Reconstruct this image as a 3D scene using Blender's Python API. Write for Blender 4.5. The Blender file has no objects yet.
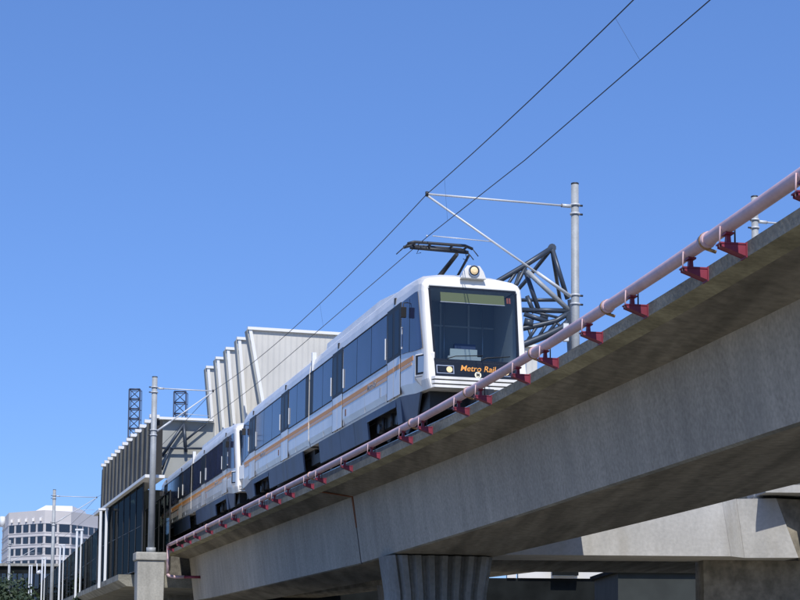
import bpy, math, random
from mathutils import Vector, Matrix
random.seed(11)
S = bpy.context.scene
COL = S.collection
CZ = 1.6                       # eye height; "h" below = height above the eye
rad = math.radians

# ------------------------------------------------------------------ camera
F = 1580.0; PIT = rad(5.4); ROLL = rad(0.43); PY = 492.0
fw = Vector((0, math.cos(PIT), math.sin(PIT)))
up0 = Vector((0, -math.sin(PIT), math.cos(PIT))); r0 = Vector((1, 0, 0))
cr, sr = math.cos(ROLL), math.sin(ROLL)
RV = r0*cr + up0*sr; UV = -r0*sr + up0*cr
cam_d = bpy.data.cameras.new('camera'); cam = bpy.data.objects.new('camera', cam_d); COL.objects.link(cam)
m = Matrix((RV, UV, -fw)).transposed().to_4x4(); m.translation = Vector((0, 0, CZ)); cam.matrix_world = m
cam_d.sensor_width = 36; cam_d.lens = F*36/800; cam_d.shift_y = (PY-300)/800
cam_d.clip_start = 0.2; cam_d.clip_end = 6000
S.camera = cam

def ray(x, y):
    return RV*((x-400)/F) + UV*((PY-y)/F) + fw
def atH(x, y, h):
    d = ray(x, y); return d*(h/d.z) + Vector((0, 0, CZ))
def atY(x, y, Y):
    d = ray(x, y); return d*(Y/d.y) + Vector((0, 0, CZ))

# ------------------------------------------------------------------ world, sun
EL = rad(50); AZ = rad(180-6)        # sun behind the camera, a little to its right
W = bpy.data.worlds.new('World'); S.world = W; W.use_nodes = True
nt = W.node_tree; nt.nodes.clear()
sky = nt.nodes.new('ShaderNodeTexSky'); sky.sky_type = 'NISHITA'; sky.sun_disc = False
sky.sun_elevation = EL; sky.sun_rotation = AZ; sky.altitude = 0
sky.air_density = 1.0; sky.dust_density = 0.1; sky.ozone_density = 5.0
bg = nt.nodes.new('ShaderNodeBackground'); bg.inputs[1].default_value = 0.12
wo = nt.nodes.new('ShaderNodeOutputWorld')
tint = nt.nodes.new('ShaderNodeVectorMath'); tint.operation = 'MULTIPLY'; tint.inputs[1].default_value = (.96, 1.46, 2.50)
gm = nt.nodes.new('ShaderNodeGamma'); gm.inputs[1].default_value = .6
nt.links.new(sky.outputs[0], gm.inputs[0]); nt.links.new(gm.outputs[0], tint.inputs[0]); nt.links.new(tint.outputs[0], bg.inputs[0]); nt.links.new(bg.outputs[0], wo.inputs[0])
sd = bpy.data.lights.new('sun', 'SUN'); sd.energy = 4.2; sd.angle = rad(0.5); sd.color = (1, .955, .88)
so = bpy.data.objects.new('sun', sd); COL.objects.link(so); so.location = (20, -30, 60)
to_sun = Vector((math.sin(AZ)*math.cos(EL), math.cos(AZ)*math.cos(EL), math.sin(EL)))
so.rotation_euler = to_sun.to_track_quat('Z', 'Y').to_euler()
S.view_settings.view_transform = 'Standard'; S.view_settings.look = 'None'
S.view_settings.exposure = 0.0; S.view_settings.gamma = 1
S.render.engine = 'CYCLES'
S.cycles.max_bounces = 8; S.cycles.transparent_max_bounces = 12

# ------------------------------------------------------------------ materials
MT = {}
def mat(name, col, rough=.6, metal=0, spec=.5, var=0, vscale=1.0, grain=0, gscale=30, bump=0, streak=0, coat=0, stretch=None, dirt=None):
    M = bpy.data.materials.new(name); M.use_nodes = True; n = M.node_tree.nodes; l = M.node_tree.links
    b = n['Principled BSDF']; b.inputs['Roughness'].default_value = rough; b.inputs['Metallic'].default_value = metal
    b.inputs['Specular IOR Level'].default_value = spec; b.inputs['Coat Weight'].default_value = coat
    tc = n.new('ShaderNodeTexCoord'); cur = None
    rgb = n.new('ShaderNodeRGB'); rgb.outputs[0].default_value = (*col, 1); cur = rgb.outputs[0]
    def layer(scale, amt, sc=None, detail=4, lo=.35, hi=.65):
        nonlocal cur
        mp = n.new('ShaderNodeMapping'); mp.inputs['Scale'].default_value = sc or (1, 1, 1)
        nz = n.new('ShaderNodeTexNoise'); nz.inputs['Scale'].default_value = scale; nz.inputs['Detail'].default_value = detail
        l.new(tc.outputs['Object'], mp.inputs[0]); l.new(mp.outputs[0], nz.inputs['Vector'])
        mr = n.new('ShaderNodeMapRange'); mr.inputs[1].default_value = lo; mr.inputs[2].default_value = hi
        mr.inputs[3].default_value = 1-amt; mr.inputs[4].default_value = 1+amt*.6
        l.new(nz.outputs[0], mr.inputs[0])
        mx = n.new('ShaderNodeVectorMath'); mx.operation = 'SCALE'
        l.new(cur, mx.inputs[0]); l.new(mr.outputs[0], mx.inputs['Scale']); cur = mx.outputs[0]
        return nz
    if var: layer(vscale, var, stretch)
    if streak: layer(2.2, streak, (1, 1, .12), 6)
    if grain:
        g = layer(gscale, grain, None, 6, .3, .7)
    if dirt:
        mp = n.new('ShaderNodeMapping'); mp.inputs['Scale'].default_value = dirt[2] if len(dirt) > 2 else (1, 1, .25)
        nz = n.new('ShaderNodeTexNoise'); nz.inputs['Scale'].default_value = 1.3; nz.inputs['Detail'].default_value = 8
        l.new(tc.outputs['Object'], mp.inputs[0]); l.new(mp.outputs[0], nz.inputs['Vector'])
        mr = n.new('ShaderNodeMapRange'); mr.inputs[1].default_value = .52; mr.inputs[2].default_value = .72
        mr.inputs[3].default_value = 0; mr.inputs[4].default_value = dirt[1]
        l.new(nz.outputs[0], mr.inputs[0])
        mx = n.new('ShaderNodeMix'); mx.data_type = 'RGBA'; mx.inputs[7].default_value = (*dirt[0], 1)
        l.new(mr.outputs[0], mx.inputs[0]); l.new(cur, mx.inputs[6]); cur = mx.outputs[2]
    l.new(cur, b.inputs['Base Color'])
    if bump:
        bp = n.new('ShaderNodeBump'); bp.inputs['Strength'].default_value = bump; bp.inputs['Distance'].default_value = .02
        nz = n.new('ShaderNodeTexNoise'); nz.inputs['Scale'].default_value = gscale; nz.inputs['Detail'].default_value = 8
        l.new(tc.outputs['Object'], nz.inputs['Vector']); l.new(nz.outputs[0], bp.inputs['Height']); l.new(bp.outputs[0], b.inputs['Normal'])
    MT[name] = M; return M

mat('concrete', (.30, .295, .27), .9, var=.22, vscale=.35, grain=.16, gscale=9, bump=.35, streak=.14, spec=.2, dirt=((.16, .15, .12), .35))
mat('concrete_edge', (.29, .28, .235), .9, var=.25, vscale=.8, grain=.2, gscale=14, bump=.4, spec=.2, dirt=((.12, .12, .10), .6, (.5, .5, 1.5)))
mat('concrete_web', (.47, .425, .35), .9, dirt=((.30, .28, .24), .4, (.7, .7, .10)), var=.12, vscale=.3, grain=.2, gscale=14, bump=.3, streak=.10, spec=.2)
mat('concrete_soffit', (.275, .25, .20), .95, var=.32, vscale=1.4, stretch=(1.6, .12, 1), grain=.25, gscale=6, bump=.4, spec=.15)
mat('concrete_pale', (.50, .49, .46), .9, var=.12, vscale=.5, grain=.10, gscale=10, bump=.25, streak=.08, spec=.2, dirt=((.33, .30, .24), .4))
mat('concrete_mid', (.40, .39, .35), .9, var=.15, vscale=.6, grain=.14, gscale=12, bump=.3, streak=.14, spec=.2)
mat('concrete_lip_bounce', (.36, .33, .22), .95, var=.3, vscale=1.2, grain=.2, gscale=12, bump=.3, spec=.15)  # yellower, lighter tone stands in for bounce light on the bevel
mat('rust', (.20, .075, .03), .9, var=.3, vscale=4)
mat('train_white', (.88, .85, .79), .32, spec=.5, var=.07, vscale=.8, streak=.05, coat=.3, dirt=((.50, .47, .41), .35, (1, 1, .3)))
mat('train_skirt', (.09, .12, .18), .5, var=.12, vscale=2, dirt=((.08, .08, .075), .5))
mat('glass_side', (.034, .046, .11), .08, spec=.30, var=.3, vscale=.9)
mat('glass_door', (.005, .008, .018), .3, spec=.08)
mat('black', (.012, .012, .013), .55)
mat('rubber', (.018, .018, .02), .8)
mat('orange', (.85, .36, .08), .5)
mat('orange_pale', (.85, .50, .27), .5)
mat('grey_print', (.35, .38, .42), .5)
mat('mask_black', (.012, .014, .018), .2)
mat('display', (.085, .11, .05), .35)
mat('red_digit', (.16, .03, .03), .5)
mat('silver', (.55, .56, .57), .3, metal=.8)
mat('steel_galv', (.36, .38, .39), .6, metal=.15, var=.12, vscale=2.5, grain=.08, gscale=20)
mat('steel_galv_light', (.58, .60, .62), .5, metal=.15, var=.08, vscale=3)
mat('dark_metal', (.035, .038, .045), .5, metal=.3)
mat('insulator', (.16, .10, .07), .3)
mat('wire', (.03, .03, .032), .5, metal=.2)
mat('pink', (.67, .475, .50), .5, var=.12, vscale=1.2, grain=.07, gscale=14, dirt=((.48, .32, .33), .5, (1, 1, 1)))
mat('crimson', (.24, .028, .055), .5, var=.2, vscale=3)
mat('brass', (.45, .27, .12), .5, metal=.4, var=.3, vscale=8)
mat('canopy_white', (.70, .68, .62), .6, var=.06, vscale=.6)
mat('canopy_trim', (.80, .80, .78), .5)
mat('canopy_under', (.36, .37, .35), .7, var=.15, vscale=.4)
mat('fin_dark', (.13, .135, .135), .6, var=.2, vscale=.8)
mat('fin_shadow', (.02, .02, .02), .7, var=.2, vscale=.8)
mat('post_white', (.72, .74, .76), .4)
mat('lattice_blue', (.035, .05, .09), .5)
mat('truss_blue', (.045, .06, .085), .4, metal=.2, var=.15, vscale=2)
mat('office_wall', (.60, .575, .57), .85, var=.05, vscale=.1)
mat('office_wall_light', (.74, .72, .71), .8)
mat('office_glass', (.02, .03, .05), .12, spec=.6)
mat('asphalt', (.055, .055, .055), .95, var=.2, vscale=.3, grain=.3, gscale=20)
mat('bark', (.07, .05, .035), .95, var=.3, vscale=6)
mat('white_wall', (.68, .67, .64), .8, var=.05, vscale=.5)
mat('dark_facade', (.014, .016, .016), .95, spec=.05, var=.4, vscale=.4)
mat('green_grey', (.03, .036, .034), .85, var=.2, vscale=.6)
mat('interior_grey', (.48, .50, .50), .7)
mat('bulkhead', (.21, .235, .24), .5)
mat('interior_pale', (.55, .58, .56), .6)
mat('seat_blue', (.05, .07, .16), .8)
mat('ballast', (.16, .15, .13), .95, var=.3, vscale=3, grain=.3, gscale=25)

def leafmat(name, a, b):
    M = bpy.data.materials.new(name); M.use_nodes = True; n = M.node_tree.nodes; l = M.node_tree.links
    p = n['Principled BSDF']; p.inputs['Roughness'].default_value = .6
    tc = n.new('ShaderNodeTexCoord'); nz = n.new('ShaderNodeTexNoise'); nz.inputs['Scale'].default_value = .9; nz.inputs['Detail'].default_value = 6
    mx = n.new('ShaderNodeMix'); mx.data_type = 'RGBA'; mx.inputs[6].default_value = (*a, 1); mx.inputs[7].default_value = (*b, 1)
    l.new(tc.outputs['Object'], nz.inputs['Vector']); l.new(nz.outputs[0], mx.inputs[0]); l.new(mx.outputs[2], p.inputs['Base Color'])
    MT[name] = M
leafmat('leaf', (.012, .026, .010), (.038, .062, .024))
leafmat('leaf_olive', (.05, .07, .03), (.13, .15, .08))

def glassmat(name, tint, refl=.5, rough=.03):
    M = bpy.data.materials.new(name); M.use_nodes = True; n = M.node_tree.nodes; l = M.node_tree.links
    n.clear(); o = n.new('ShaderNodeOutputMaterial'); tr = n.new('ShaderNodeBsdfTransparent'); tr.inputs[0].default_value = (*tint, 1)
    gl = n.new('ShaderNodeBsdfGlossy'); gl.inputs['Roughness'].default_value = rough; gl.inputs[0].default_value = (.9, .95, 1, 1)
    fr = n.new('ShaderNodeFresnel'); fr.inputs[0].default_value = 1.5
    mu = n.new('ShaderNodeMath'); mu.operation = 'MULTIPLY'; mu.inputs[1].default_value = refl; mu.use_clamp = True
    mx = n.new('ShaderNodeMixShader')
    l.new(fr.outputs[0], mu.inputs[0]); l.new(mu.outputs[0], mx.inputs[0]); l.new(tr.outputs[0], mx.inputs[1]); l.new(gl.outputs[0], mx.inputs[2]); l.new(mx.outputs[0], o.inputs[0])
    MT[name] = M
glassmat('windshield', (.62, .70, .74), 1.0)
glassmat('tint_glass', (.42, .46, .45), .3, .03)
glassmat('screen_glass', (.16, .20, .18), .08, .03)

def ribmat(name, col, freq):
    """sheet metal with fine standing ribs (bump only)"""
    M = mat(name, col, .55, var=.06, vscale=.5); n = M.node_tree.nodes; l = M.node_tree.links
    tc = n.new('ShaderNodeTexCoord'); wv = n.new('ShaderNodeTexWave'); wv.bands_direction = 'X'; wv.inputs['Scale'].default_value = freq
    bp = n.new('ShaderNodeBump'); bp.inputs['Strength'].default_value = .6; bp.inputs['Distance'].default_value = .05
    l.new(tc.outputs['Object'], wv.inputs[0]); l.new(wv.outputs[1], bp.inputs['Height']); l.new(bp.outputs[0], n['Principled BSDF'].inputs['Normal'])
ribmat('canopy_ribbed', (.60, .585, .54), 1.0)

# ------------------------------------------------------------------ mesh builder
class MB:
    def __init__(s): s.v = []; s.f = []; s.mi = []; s.mats = []; s.sm = []; s.cur = 0
    def use(s, name):
        if name not in s.mats: s.mats.append(name)
        s.cur = s.mats.index(name); return s
    def face(s, idx, smooth=False): s.f.append(tuple(idx)); s.mi.append(s.cur); s.sm.append(smooth)
    def poly(s, pts, smooth=False):
        b = len(s.v); s.v += [tuple(p) for p in pts]; s.face(range(b, b+len(pts)), smooth)
    def hexa(s, p):   # 8 points: bottom 4 (ccw), top 4
        b = len(s.v); s.v += [tuple(q) for q in p]
        for f in ((3, 2, 1, 0), (4, 5, 6, 7), (0, 1, 5, 4), (1, 2, 6, 5), (2, 3, 7, 6), (3, 0, 4, 7)): s.face([b+i for i in f])
    def box(s, x0, x1, y0, y1, z0, z1):
        s.hexa([(x0, y0, z0), (x1, y0, z0), (x1, y1, z0), (x0, y1, z0), (x0, y0, z1), (x1, y0, z1), (x1, y1, z1), (x0, y1, z1)])
    def extrude(s, pts, d):   # planar polygon extruded by vector d
        d = Vector(d); a = [Vector(p) for p in pts]; n = len(a); b = len(s.v)
        s.v += [tuple(p) for p in a] + [tuple(p+d) for p in a]
        s.face([b+i for i in range(n)][::-1]); s.face([b+n+i for i in range(n)])
        for i in range(n): j = (i+1) % n; s.face([b+i, b+j, b+n+j, b+n+i])
    def tube(s, pts, r, seg=10, r1=None, cap=True):
        pts = [Vector(p) for p in pts]; n = len(pts); rings = []
        prev = None
        for i, p in enumerate(pts):
            t = (pts[min(i+1, n-1)] - pts[max(i-1, 0)]).normalized()
            a = Vector((0, 0, 1)) if abs(t.z) < .9 else Vector((1, 0, 0))
            if prev is not None: a = prev
            u = (a - t*a.dot(t)).normalized(); w = t.cross(u); prev = u
            rr = r if r1 is None else r + (r1-r)*i/(n-1)
            b = len(s.v)
            for k in range(seg):
                q = p + (u*math.cos(2*math.pi*k/seg) + w*math.sin(2*math.pi*k/seg))*rr; s.v.append(tuple(q))
            rings.append(b)
        for i in range(n-1):
            for k in range(seg):
                k2 = (k+1) % seg; s.face([rings[i]+k, rings[i]+k2, rings[i+1]+k2, rings[i+1]+k], True)
        if cap:
            s.face([rings[0]+k for k in range(seg)][::-1]); s.face([rings[-1]+k for k in range(seg)])
    def loft(s, rings, closed=True, smooth=False, caps=True):
        bs = []
        for r in rings: bs.append(len(s.v)); s.v += [tuple(p) for p in r]
        n = len(rings[0])
        for i in range(len(rings)-1):
            for k in range(n if closed else n-1):
                k2 = (k+1) % n; s.face([bs[i]+k, bs[i]+k2, bs[i+1]+k2, bs[i+1]+k], smooth)
        if caps and closed:
            s.face([bs[0]+k for k in range(n)][::-1]); s.face([bs[-1]+k for k in range(n)])
    def build(s, name, material=None, parent=None, world=True, label=None, bevel=0):
        me = bpy.data.meshes.new(name)
        off = Vector(parent.location) if (parent is not None and world) else Vector((0, 0, 0))
        g = parent.parent if parent is not None else None
        while g is not None and world: off += Vector(g.location); g = g.parent
        me.from_pydata([tuple(Vector(v)-off) for v in s.v], [], s.f)
        names = s.mats or [material]
        for nme in names: me.materials.append(MT[nme])
        me.polygons.foreach_set('material_index', s.mi if s.mats else [0]*len(s.f))
        me.polygons.foreach_set('use_smooth', s.sm); me.update()
        import bmesh
        bm = bmesh.new(); bm.from_mesh(me); bmesh.ops.recalc_face_normals(bm, faces=bm.faces); bm.to_mesh(me); bm.free()
        o = bpy.data.objects.new(name, me); COL.objects.link(o)
        if parent is not None: o.parent = parent
        if bevel:
            bv = o.modifiers.new('bevel', 'BEVEL'); bv.width = bevel; bv.segments = 2; bv.limit_method = 'ANGLE'; bv.angle_limit = rad(40)
        if label: o['label'] = label
        return o
def thing(name, label, cat, loc=(0, 0, 0), rz=0, group=None):
    o = bpy.data.objects.new(name, None); COL.objects.link(o); o.location = loc; o.rotation_euler = (0, 0, rz)
    o.empty_display_size = .3; o['label'] = label; o['category'] = cat
    if group: o['group'] = group
    return o
def tag(o, label, cat, group=None):
    o['label'] = label; o['category'] = cat
    if group: o['group'] = group
    return o
def struct(o): o['kind'] = 'structure'; return o
def dup(root, skip=()):
    def rec(o, par):
        if o.name.split('.')[0] in skip: return None
        c = o.copy(); COL.objects.link(c)
        if par is not None: c.parent = par
        for ch in list(o.children): rec(ch, c)
        return c
    return rec(root, None)
def text_mesh(txt, size, shear=0, ext=.004):
    cu = bpy.data.curves.new('lettering', 'FONT'); cu.body = txt; cu.size = size; cu.shear = shear; cu.extrude = ext; cu.offset = size*.004
    cu.align_x = 'CENTER'; cu.align_y = 'CENTER'
    o = bpy.data.objects.new('lettering_tmp', cu); COL.objects.link(o)
    bpy.context.view_layer.update()
    me = bpy.data.meshes.new_from_object(o.evaluated_get(bpy.context.evaluated_depsgraph_get()))
    bpy.data.objects.remove(o); return me

# ------------------------------------------------------------------ alignment of the near guideway
SC = 4.7/4.9
def _slope(Y):
    k = [(-200, -.10), (-40, -.12), (14.4, -.160), (36, -.255), (50, -.264), (400, -.264)]
    for (a, b), (c, d) in zip(k, k[1:]):
        if Y <= c: return b + (d-b)*(Y-a)/(c-a)
    return -.264
_tab = {}
STEP = .25
def _mk():
    x = 4.366*SC; Y = 14.5; _tab[round(Y/STEP)] = x
    while Y < 400: x += _slope(Y+STEP/2)*STEP; Y += STEP; _tab[round(Y/STEP)] = x
    x = 4.366*SC; Y = 14.5
    while Y > -120: x -= _slope(Y-STEP/2)*STEP; Y -= STEP; _tab[round(Y/STEP)] = x
_mk()
def Xp(Y):
    q = Y/STEP; i = math.floor(q); t = q-i; return _tab[i]*(1-t) + _tab[i+1]*t
def G(Y, lat, h):       # point at lateral offset from the pipe line
    s_ = _slope(Y); L = math.hypot(1, s_); return Vector((Xp(Y)+lat/L, Y-lat*s_/L, h+CZ))
def TX(Y):              # near track centre line
    if Y >= 38: return .81 - .2715*(Y-41.66)
    return .81 - .2715*(38-41.66) + (Xp(Y)-Xp(38))*1.0 - .0*(Y-38)
def interp(tab, Y):
    if Y <= tab[0][0]: return tab[0][1]
    for (a, b), (c, d) in zip(tab, tab[1:]):
        if Y <= c: return b+(d-b)*(Y-a)/(c-a)
    return tab[-1][1]
HB = [(19.8, 2.76), (23, 2.72), (27.4, 2.66), (33.3, 2.53), (41.2, 2.35), (45.5, 2.24), (58.8, 2.13), (75.6, 2.0)]
def ys(a, b, st=1.5):
    n = max(2, int((b-a)/st)+1); return [a+(b-a)*i/n for i in range(n+1)]
def sweep(mb, prof, Ys, caps=True):
    mb.loft([[G(Y, la, h(Y) if callable(h) else h) for la, h in prof] for Y in Ys], True, False, caps)

# ================================================================== SETTING
g = MB(); g.box(-3000, 3000, -600, 4500, -.4, 0)
mgd = mat('ground_dirt', (.36, .32, .24), .95, var=.25, vscale=.05, grain=.2, gscale=3)
struct(g.build('ground', 'ground_dirt'))
g = MB(); g.box(-60, -3, -80, 62, .002, .006)
struct(g.build('road', 'asphalt'))
mb = MB(); mb.box(-3.0, -2.75, -80, 60, .0, .13); struct(mb.build('kerb', 'concrete_pale'))

# ================================================================== NEAR GUIDEWAY
gw = thing('elevated_guideway', 'concrete railway guideway crossing the picture, carrying the train and the pink pipe', 'guideway', G(45, 3.2, -CZ))
RH = 5.4                       # rail head
JY = 45.6                      # expansion joint
Y0, Y1 = -60, 82
dk = MB(); dk.use('concrete_edge')
for a, b in ((Y0, JY), (JY+.04, Y1)):
    Ys = ys(a, b)
    R = [[G(Y, la, h) for la, h in ((.20, 4.52), (.20, 4.345), (.48, 4.29), (.48, 4.34), (1.42, 4.20), (4.92, 4.20), (6.9, 4.36), (6.9, 4.31), (7.15, 4.375), (7.15, 4.56), (4.95, 4.62), (1.2, 4.62))] for Y in Ys]
    bs = []
    for r in R: bs.append(len(dk.v)); dk.v += [tuple(p) for p in r]
    n = len(R[0])
    for i in range(len(R)-1):
        for k in range(n):
            dk.use('concrete_soffit' if k in (3, 4, 5) else ('concrete_lip_bounce' if k == 1 else 'concrete_edge')); k2 = (k+1) % n
            dk.face([bs[i]+k, bs[i]+k2, bs[i+1]+k2, bs[i+1]+k])
    dk.use('concrete_edge'); dk.face([bs[0]+k for k in range(n)]); dk.face([bs[-1]+k for k in range(n)][::-1])
dk.build('deck', None, gw)
for a, b in ((Y0, JY), (JY+.05, Y1-.2)):
    bx = MB(); Ys = ys(a, b); bs = []
    for Y in Ys:
        hb = interp(HB, Y); bs.append(len(bx.v))
        dy = 0
        bx.v += [tuple(G(Y, la, h)) for la, h in ((1.42, 4.205), (1.70, hb+.03), (1.76, hb), (4.62, hb), (4.68, hb+.03), (4.96, 4.205))]
    for i in range(len(Ys)-1):
        for k in range(6):
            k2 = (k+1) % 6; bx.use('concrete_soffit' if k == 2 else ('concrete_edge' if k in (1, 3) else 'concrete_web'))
            bx.face([bs[i]+k, bs[i]+k2, bs[i+1]+k2, bs[i+1]+k])
    bx.use('concrete_web'); bx.face([bs[0]+k for k in range(6)]); bx.face([bs[-1]+k for k in range(6)][::-1])
    bx.build('box_girder', None, gw)
# joint filler and rusty weep
jn = MB(); jn.use('rust')
Yj = JY-.06; hb = interp(HB, Yj)
for (l0, h0), (l1, h1) in (((.44, 4.31), (1.42, 4.19)), ((1.405, 4.2), (1.55, 3.3))):
    a, b = G(Yj, l0, h0), G(Yj, l1, h1)
    t = Vector((_slope(Yj), 1, 0)).normalized()*.14
    o = Vector((-.012, 0, -.012))
    jn.hexa([a+o, b+o, b+t+o, a+t+o, a-o, b-o, b+t-o, a+t-o])
jn.use('black')
a, b = G(Yj+.03, 1.54, 3.35), G(Yj+.03, 1.70, hb)
jn.hexa([a-Vector((.01, 0, 0)), b-Vector((.01, 0, 0)), b+t*.5-Vector((.01, 0, 0)), a+t*.5-Vector((.01, 0, 0)), a+Vector((.02, 0, 0)), b+Vector((.02, 0, 0)), b+t*.5+Vector((.02, 0, 0)), a+t*.5+Vector((.02, 0, 0))])
jn.build('expansion_joint', None, gw)
# joint haunch: the stub at the joint face
hc = MB()
for (ll, lr) in ((1.44, 1.30),):
    p = [G(Yj-.5, 1.47, 3.95), G(Yj-.05, 1.47, 3.95)]
# rails and plinths
def track_pt(Y, off, h):
    d = .2715 if Y >= 38 else -_slope(Y); L = math.hypot(1, d)
    return Vector((TX(Y)+off/L, Y+off*d/L, h+CZ))
for side in (-1, 1):
    r = MB(); Ys = ys(Y0, 200, 2)
    r.loft([[track_pt(Y, side*.7175+o, h) for o, h in ((-.035, RH-.15), (.035, RH-.15), (.035, RH), (-.035, RH))] for Y in Ys])
    r.build('rail', 'silver', gw)
    r = MB(); r.loft([[track_pt(Y, side*.7175+o, h) for o, h in ((-.35, 4.61), (.35, 4.61), (.30, RH-.152), (-.30, RH-.152))] for Y in Ys])
    r.build('plinth', 'ballast', gw)
# low kerb along the deck edge behind the pipe
# fluted pier under the joint
def pier(name, label, Y, lat, top, w=3.0, d=2.0, flare=.35, flutes=True, m_='concrete', cat='pier', group='guideway piers'):
    c = G(Y, lat, -CZ); t = thing(name, label, cat, c, -math.atan(-_slope(Y))*-1, group)
    mb = MB(); rings = []; N = 72
    H = top+CZ
    for z, k in ((0, 1), (H*.55, 1), (H*.75, 1+flare*.25), (H*.9, 1+flare*.7), (H, 1+flare)):
        ring = []; M_ = 40
        for sg in (-1, 1):
            for i in range(M_+1):
                u = (-1+2*i/M_)*(1 if sg < 0 else -1); x = u*w/2*k; y = sg*max(.3, (1-abs(u)**5)**.2)*d/2*(1+(k-1)*.3)
                if flutes and i % 5 in (2, 3) and 2 < i < M_-1: y *= .84
                ring.append((x, y, z))
        rings.append(ring)
    mb.loft(rings); mb.build('shaft', m_, t, world=False); return t
pier('concrete_pier', 'wide fluted concrete pier holding up the near girder in mid picture', 42.6, 3.05, 2.30, 2.55, 1.9, .17)
pier('concrete_pier', 'concrete pier under the far end of the near girder by the station', 80.5, 3.3, 1.97, 2.4, 1.8)
pier('concrete_pier', 'fluted concrete pier under the guideway just beside the viewer', 9, 3.3, 2.74, 2.7, 2.0)

# ------------------------------------------------------------------ pink pipe on crimson brackets
HP = 4.7
pp = thing('pink_pipe', 'long pink painted pipe carried on crimson brackets along the guideway edge', 'pipe', tuple(G(40, 0, HP)))
endY = 79.3
mb = MB(); mb.tube([G(Y, 0, HP) for Y in ys(-50, endY, 1.5)], .081, 16)
e = G(endY, 0, HP); dn = Vector((0, 0, -1))
mb.tube([e+Vector((.0, 0, .0)), e+Vector((.06, -.25, -.04)), e+Vector((.06, -.25, -1.42))], .081, 12)
lo = e+Vector((.06, -.25, -1.42)); mb.tube([lo, lo+Vector((.05, 0, -.1)), lo+Vector((.35, 0, -.16)), lo+Vector((.85, -.05, -.16))], .08, 12)
mb.build('pipe', 'pink', pp)
lo2 = lo+Vector((.85, -.05, -.16)); mb = MB(); mb.tube([lo2, lo2+Vector((.85, -.1, 0))], .07, 10); mb.build('pipe_end', 'crimson', pp)
def Yfor(px_, lat):
    lo_, hi_ = 12, 250
    for _ in range(50):
        mid = (lo_+hi_)/2; q = G(mid, lat, 0)
        if (q.x/q.y) > (px_-400)/F: lo_ = mid
        else: hi_ = mid
    return lo_
BX = [736.7, 698, 638, 593, 549, 521, 483, 461, 424.7, 405, 373, 346, 320, 308, 289, 275.5, 263, 246, 235, 222.6, 209, 197, 188, 180, 171]
BY = [Yfor(x, .05) for x in BX]; BY += [BY[0]-2.05*i for i in range(1, 14)]
for Y in [Yfor(x, 0) for x in (711, 609, 534.7, 468, 412, 310, 268, 207)]+[9.5, 4]:
    t = Vector((_slope(Y), 1, 0)).normalized(); nrm = Vector((t.y, -t.x, 0)); Zv = Vector((0, 0, 1))
    c = MB(); c.use('pink'); q = G(Y, 0, HP); c.tube([q-t*.09, q+t*.09], .095, 16)
    c.use('brass'); c.tube([q-t*.018, q+t*.018], .103, 16)
    c.build('pipe_coupling', None, pp)
    c = MB(); c.tube([q-Zv*.09+t*.02, q-Zv*.125+nrm*.12+t*.02], .022, 6); c.build('coupling_bolt', 'brass', pp)
for k, Y in enumerate(BY):
    t = Vector((_slope(Y), 1, 0)).normalized(); nrm = Vector((t.y, -t.x, 0)); Zv = Vector((0, 0, 1))
    a = G(Y, 0, 0)
    def P(l, h, d): return a + nrm*l + t*d + Zv*h
    b = MB(); b.use('crimson')
    for d0, d1 in ((-.070, -.056), (.056, .070)):
        b.hexa([P(-.10, 4.455, d0), P(-.10, 4.455, d1), P(.195, 4.35, d1), P(.195, 4.35, d0), P(-.10, 4.49, d0), P(-.10, 4.49, d1), P(.195, 4.49, d1), P(.195, 4.49, d0)])
    b.hexa([P(-.115, 4.485, -.078), P(-.115, 4.485, .078), P(.195, 4.485, .078), P(.195, 4.485, -.078), P(-.115, 4.502, -.078), P(-.115, 4.502, .078), P(.195, 4.502, .078), P(.195, 4.502, -.078)])
    b.hexa([P(-.09, 4.455, -.06), P(-.09, 4.455, .06), P(.19, 4.355, .06), P(.19, 4.355, -.06), P(-.09, 4.465, -.06), P(-.09, 4.465, .06), P(.19, 4.365, .06), P(.19, 4.365, -.06)])
    b.hexa([P(.185, 4.335, -.085), P(.185, 4.335, .085), P(.199, 4.335, .085), P(.199, 4.335, -.085), P(.185, 4.51, -.085), P(.185, 4.51, .085), P(.199, 4.51, .085), P(.199, 4.51, -.085)])
    b.hexa([P(-.03, 4.50, -.03), P(-.03, 4.50, .03), P(.03, 4.50, .03), P(.03, 4.50, -.03), P(-.022, 4.60, -.03), P(-.022, 4.60, .03), P(.022, 4.60, .03), P(.022, 4.60, -.03)]); b.hexa([P(-.05, 4.60, -.07), P(-.05, 4.60, .07), P(.05, 4.60, .07), P(.05, 4.60, -.07), P(-.05, 4.622, -.07), P(-.05, 4.622, .07), P(.05, 4.622, .07), P(.05, 4.622, -.07)])
    bo = b.build('pipe_bracket', None, pp)
    s_ = MB(); s_.tube([P(-.10, 4.46, .0), P(-.09, HP, .0)], .009, 6); s_.build('strap', 'pink', bo)
    if k % 2 == 0:
        s_ = MB(); s_.tube([P(.085, 4.49, .0), P(.085, HP, .0)], .010, 6); s_.build('hanger_rod', 'dark_metal', bo)
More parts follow.
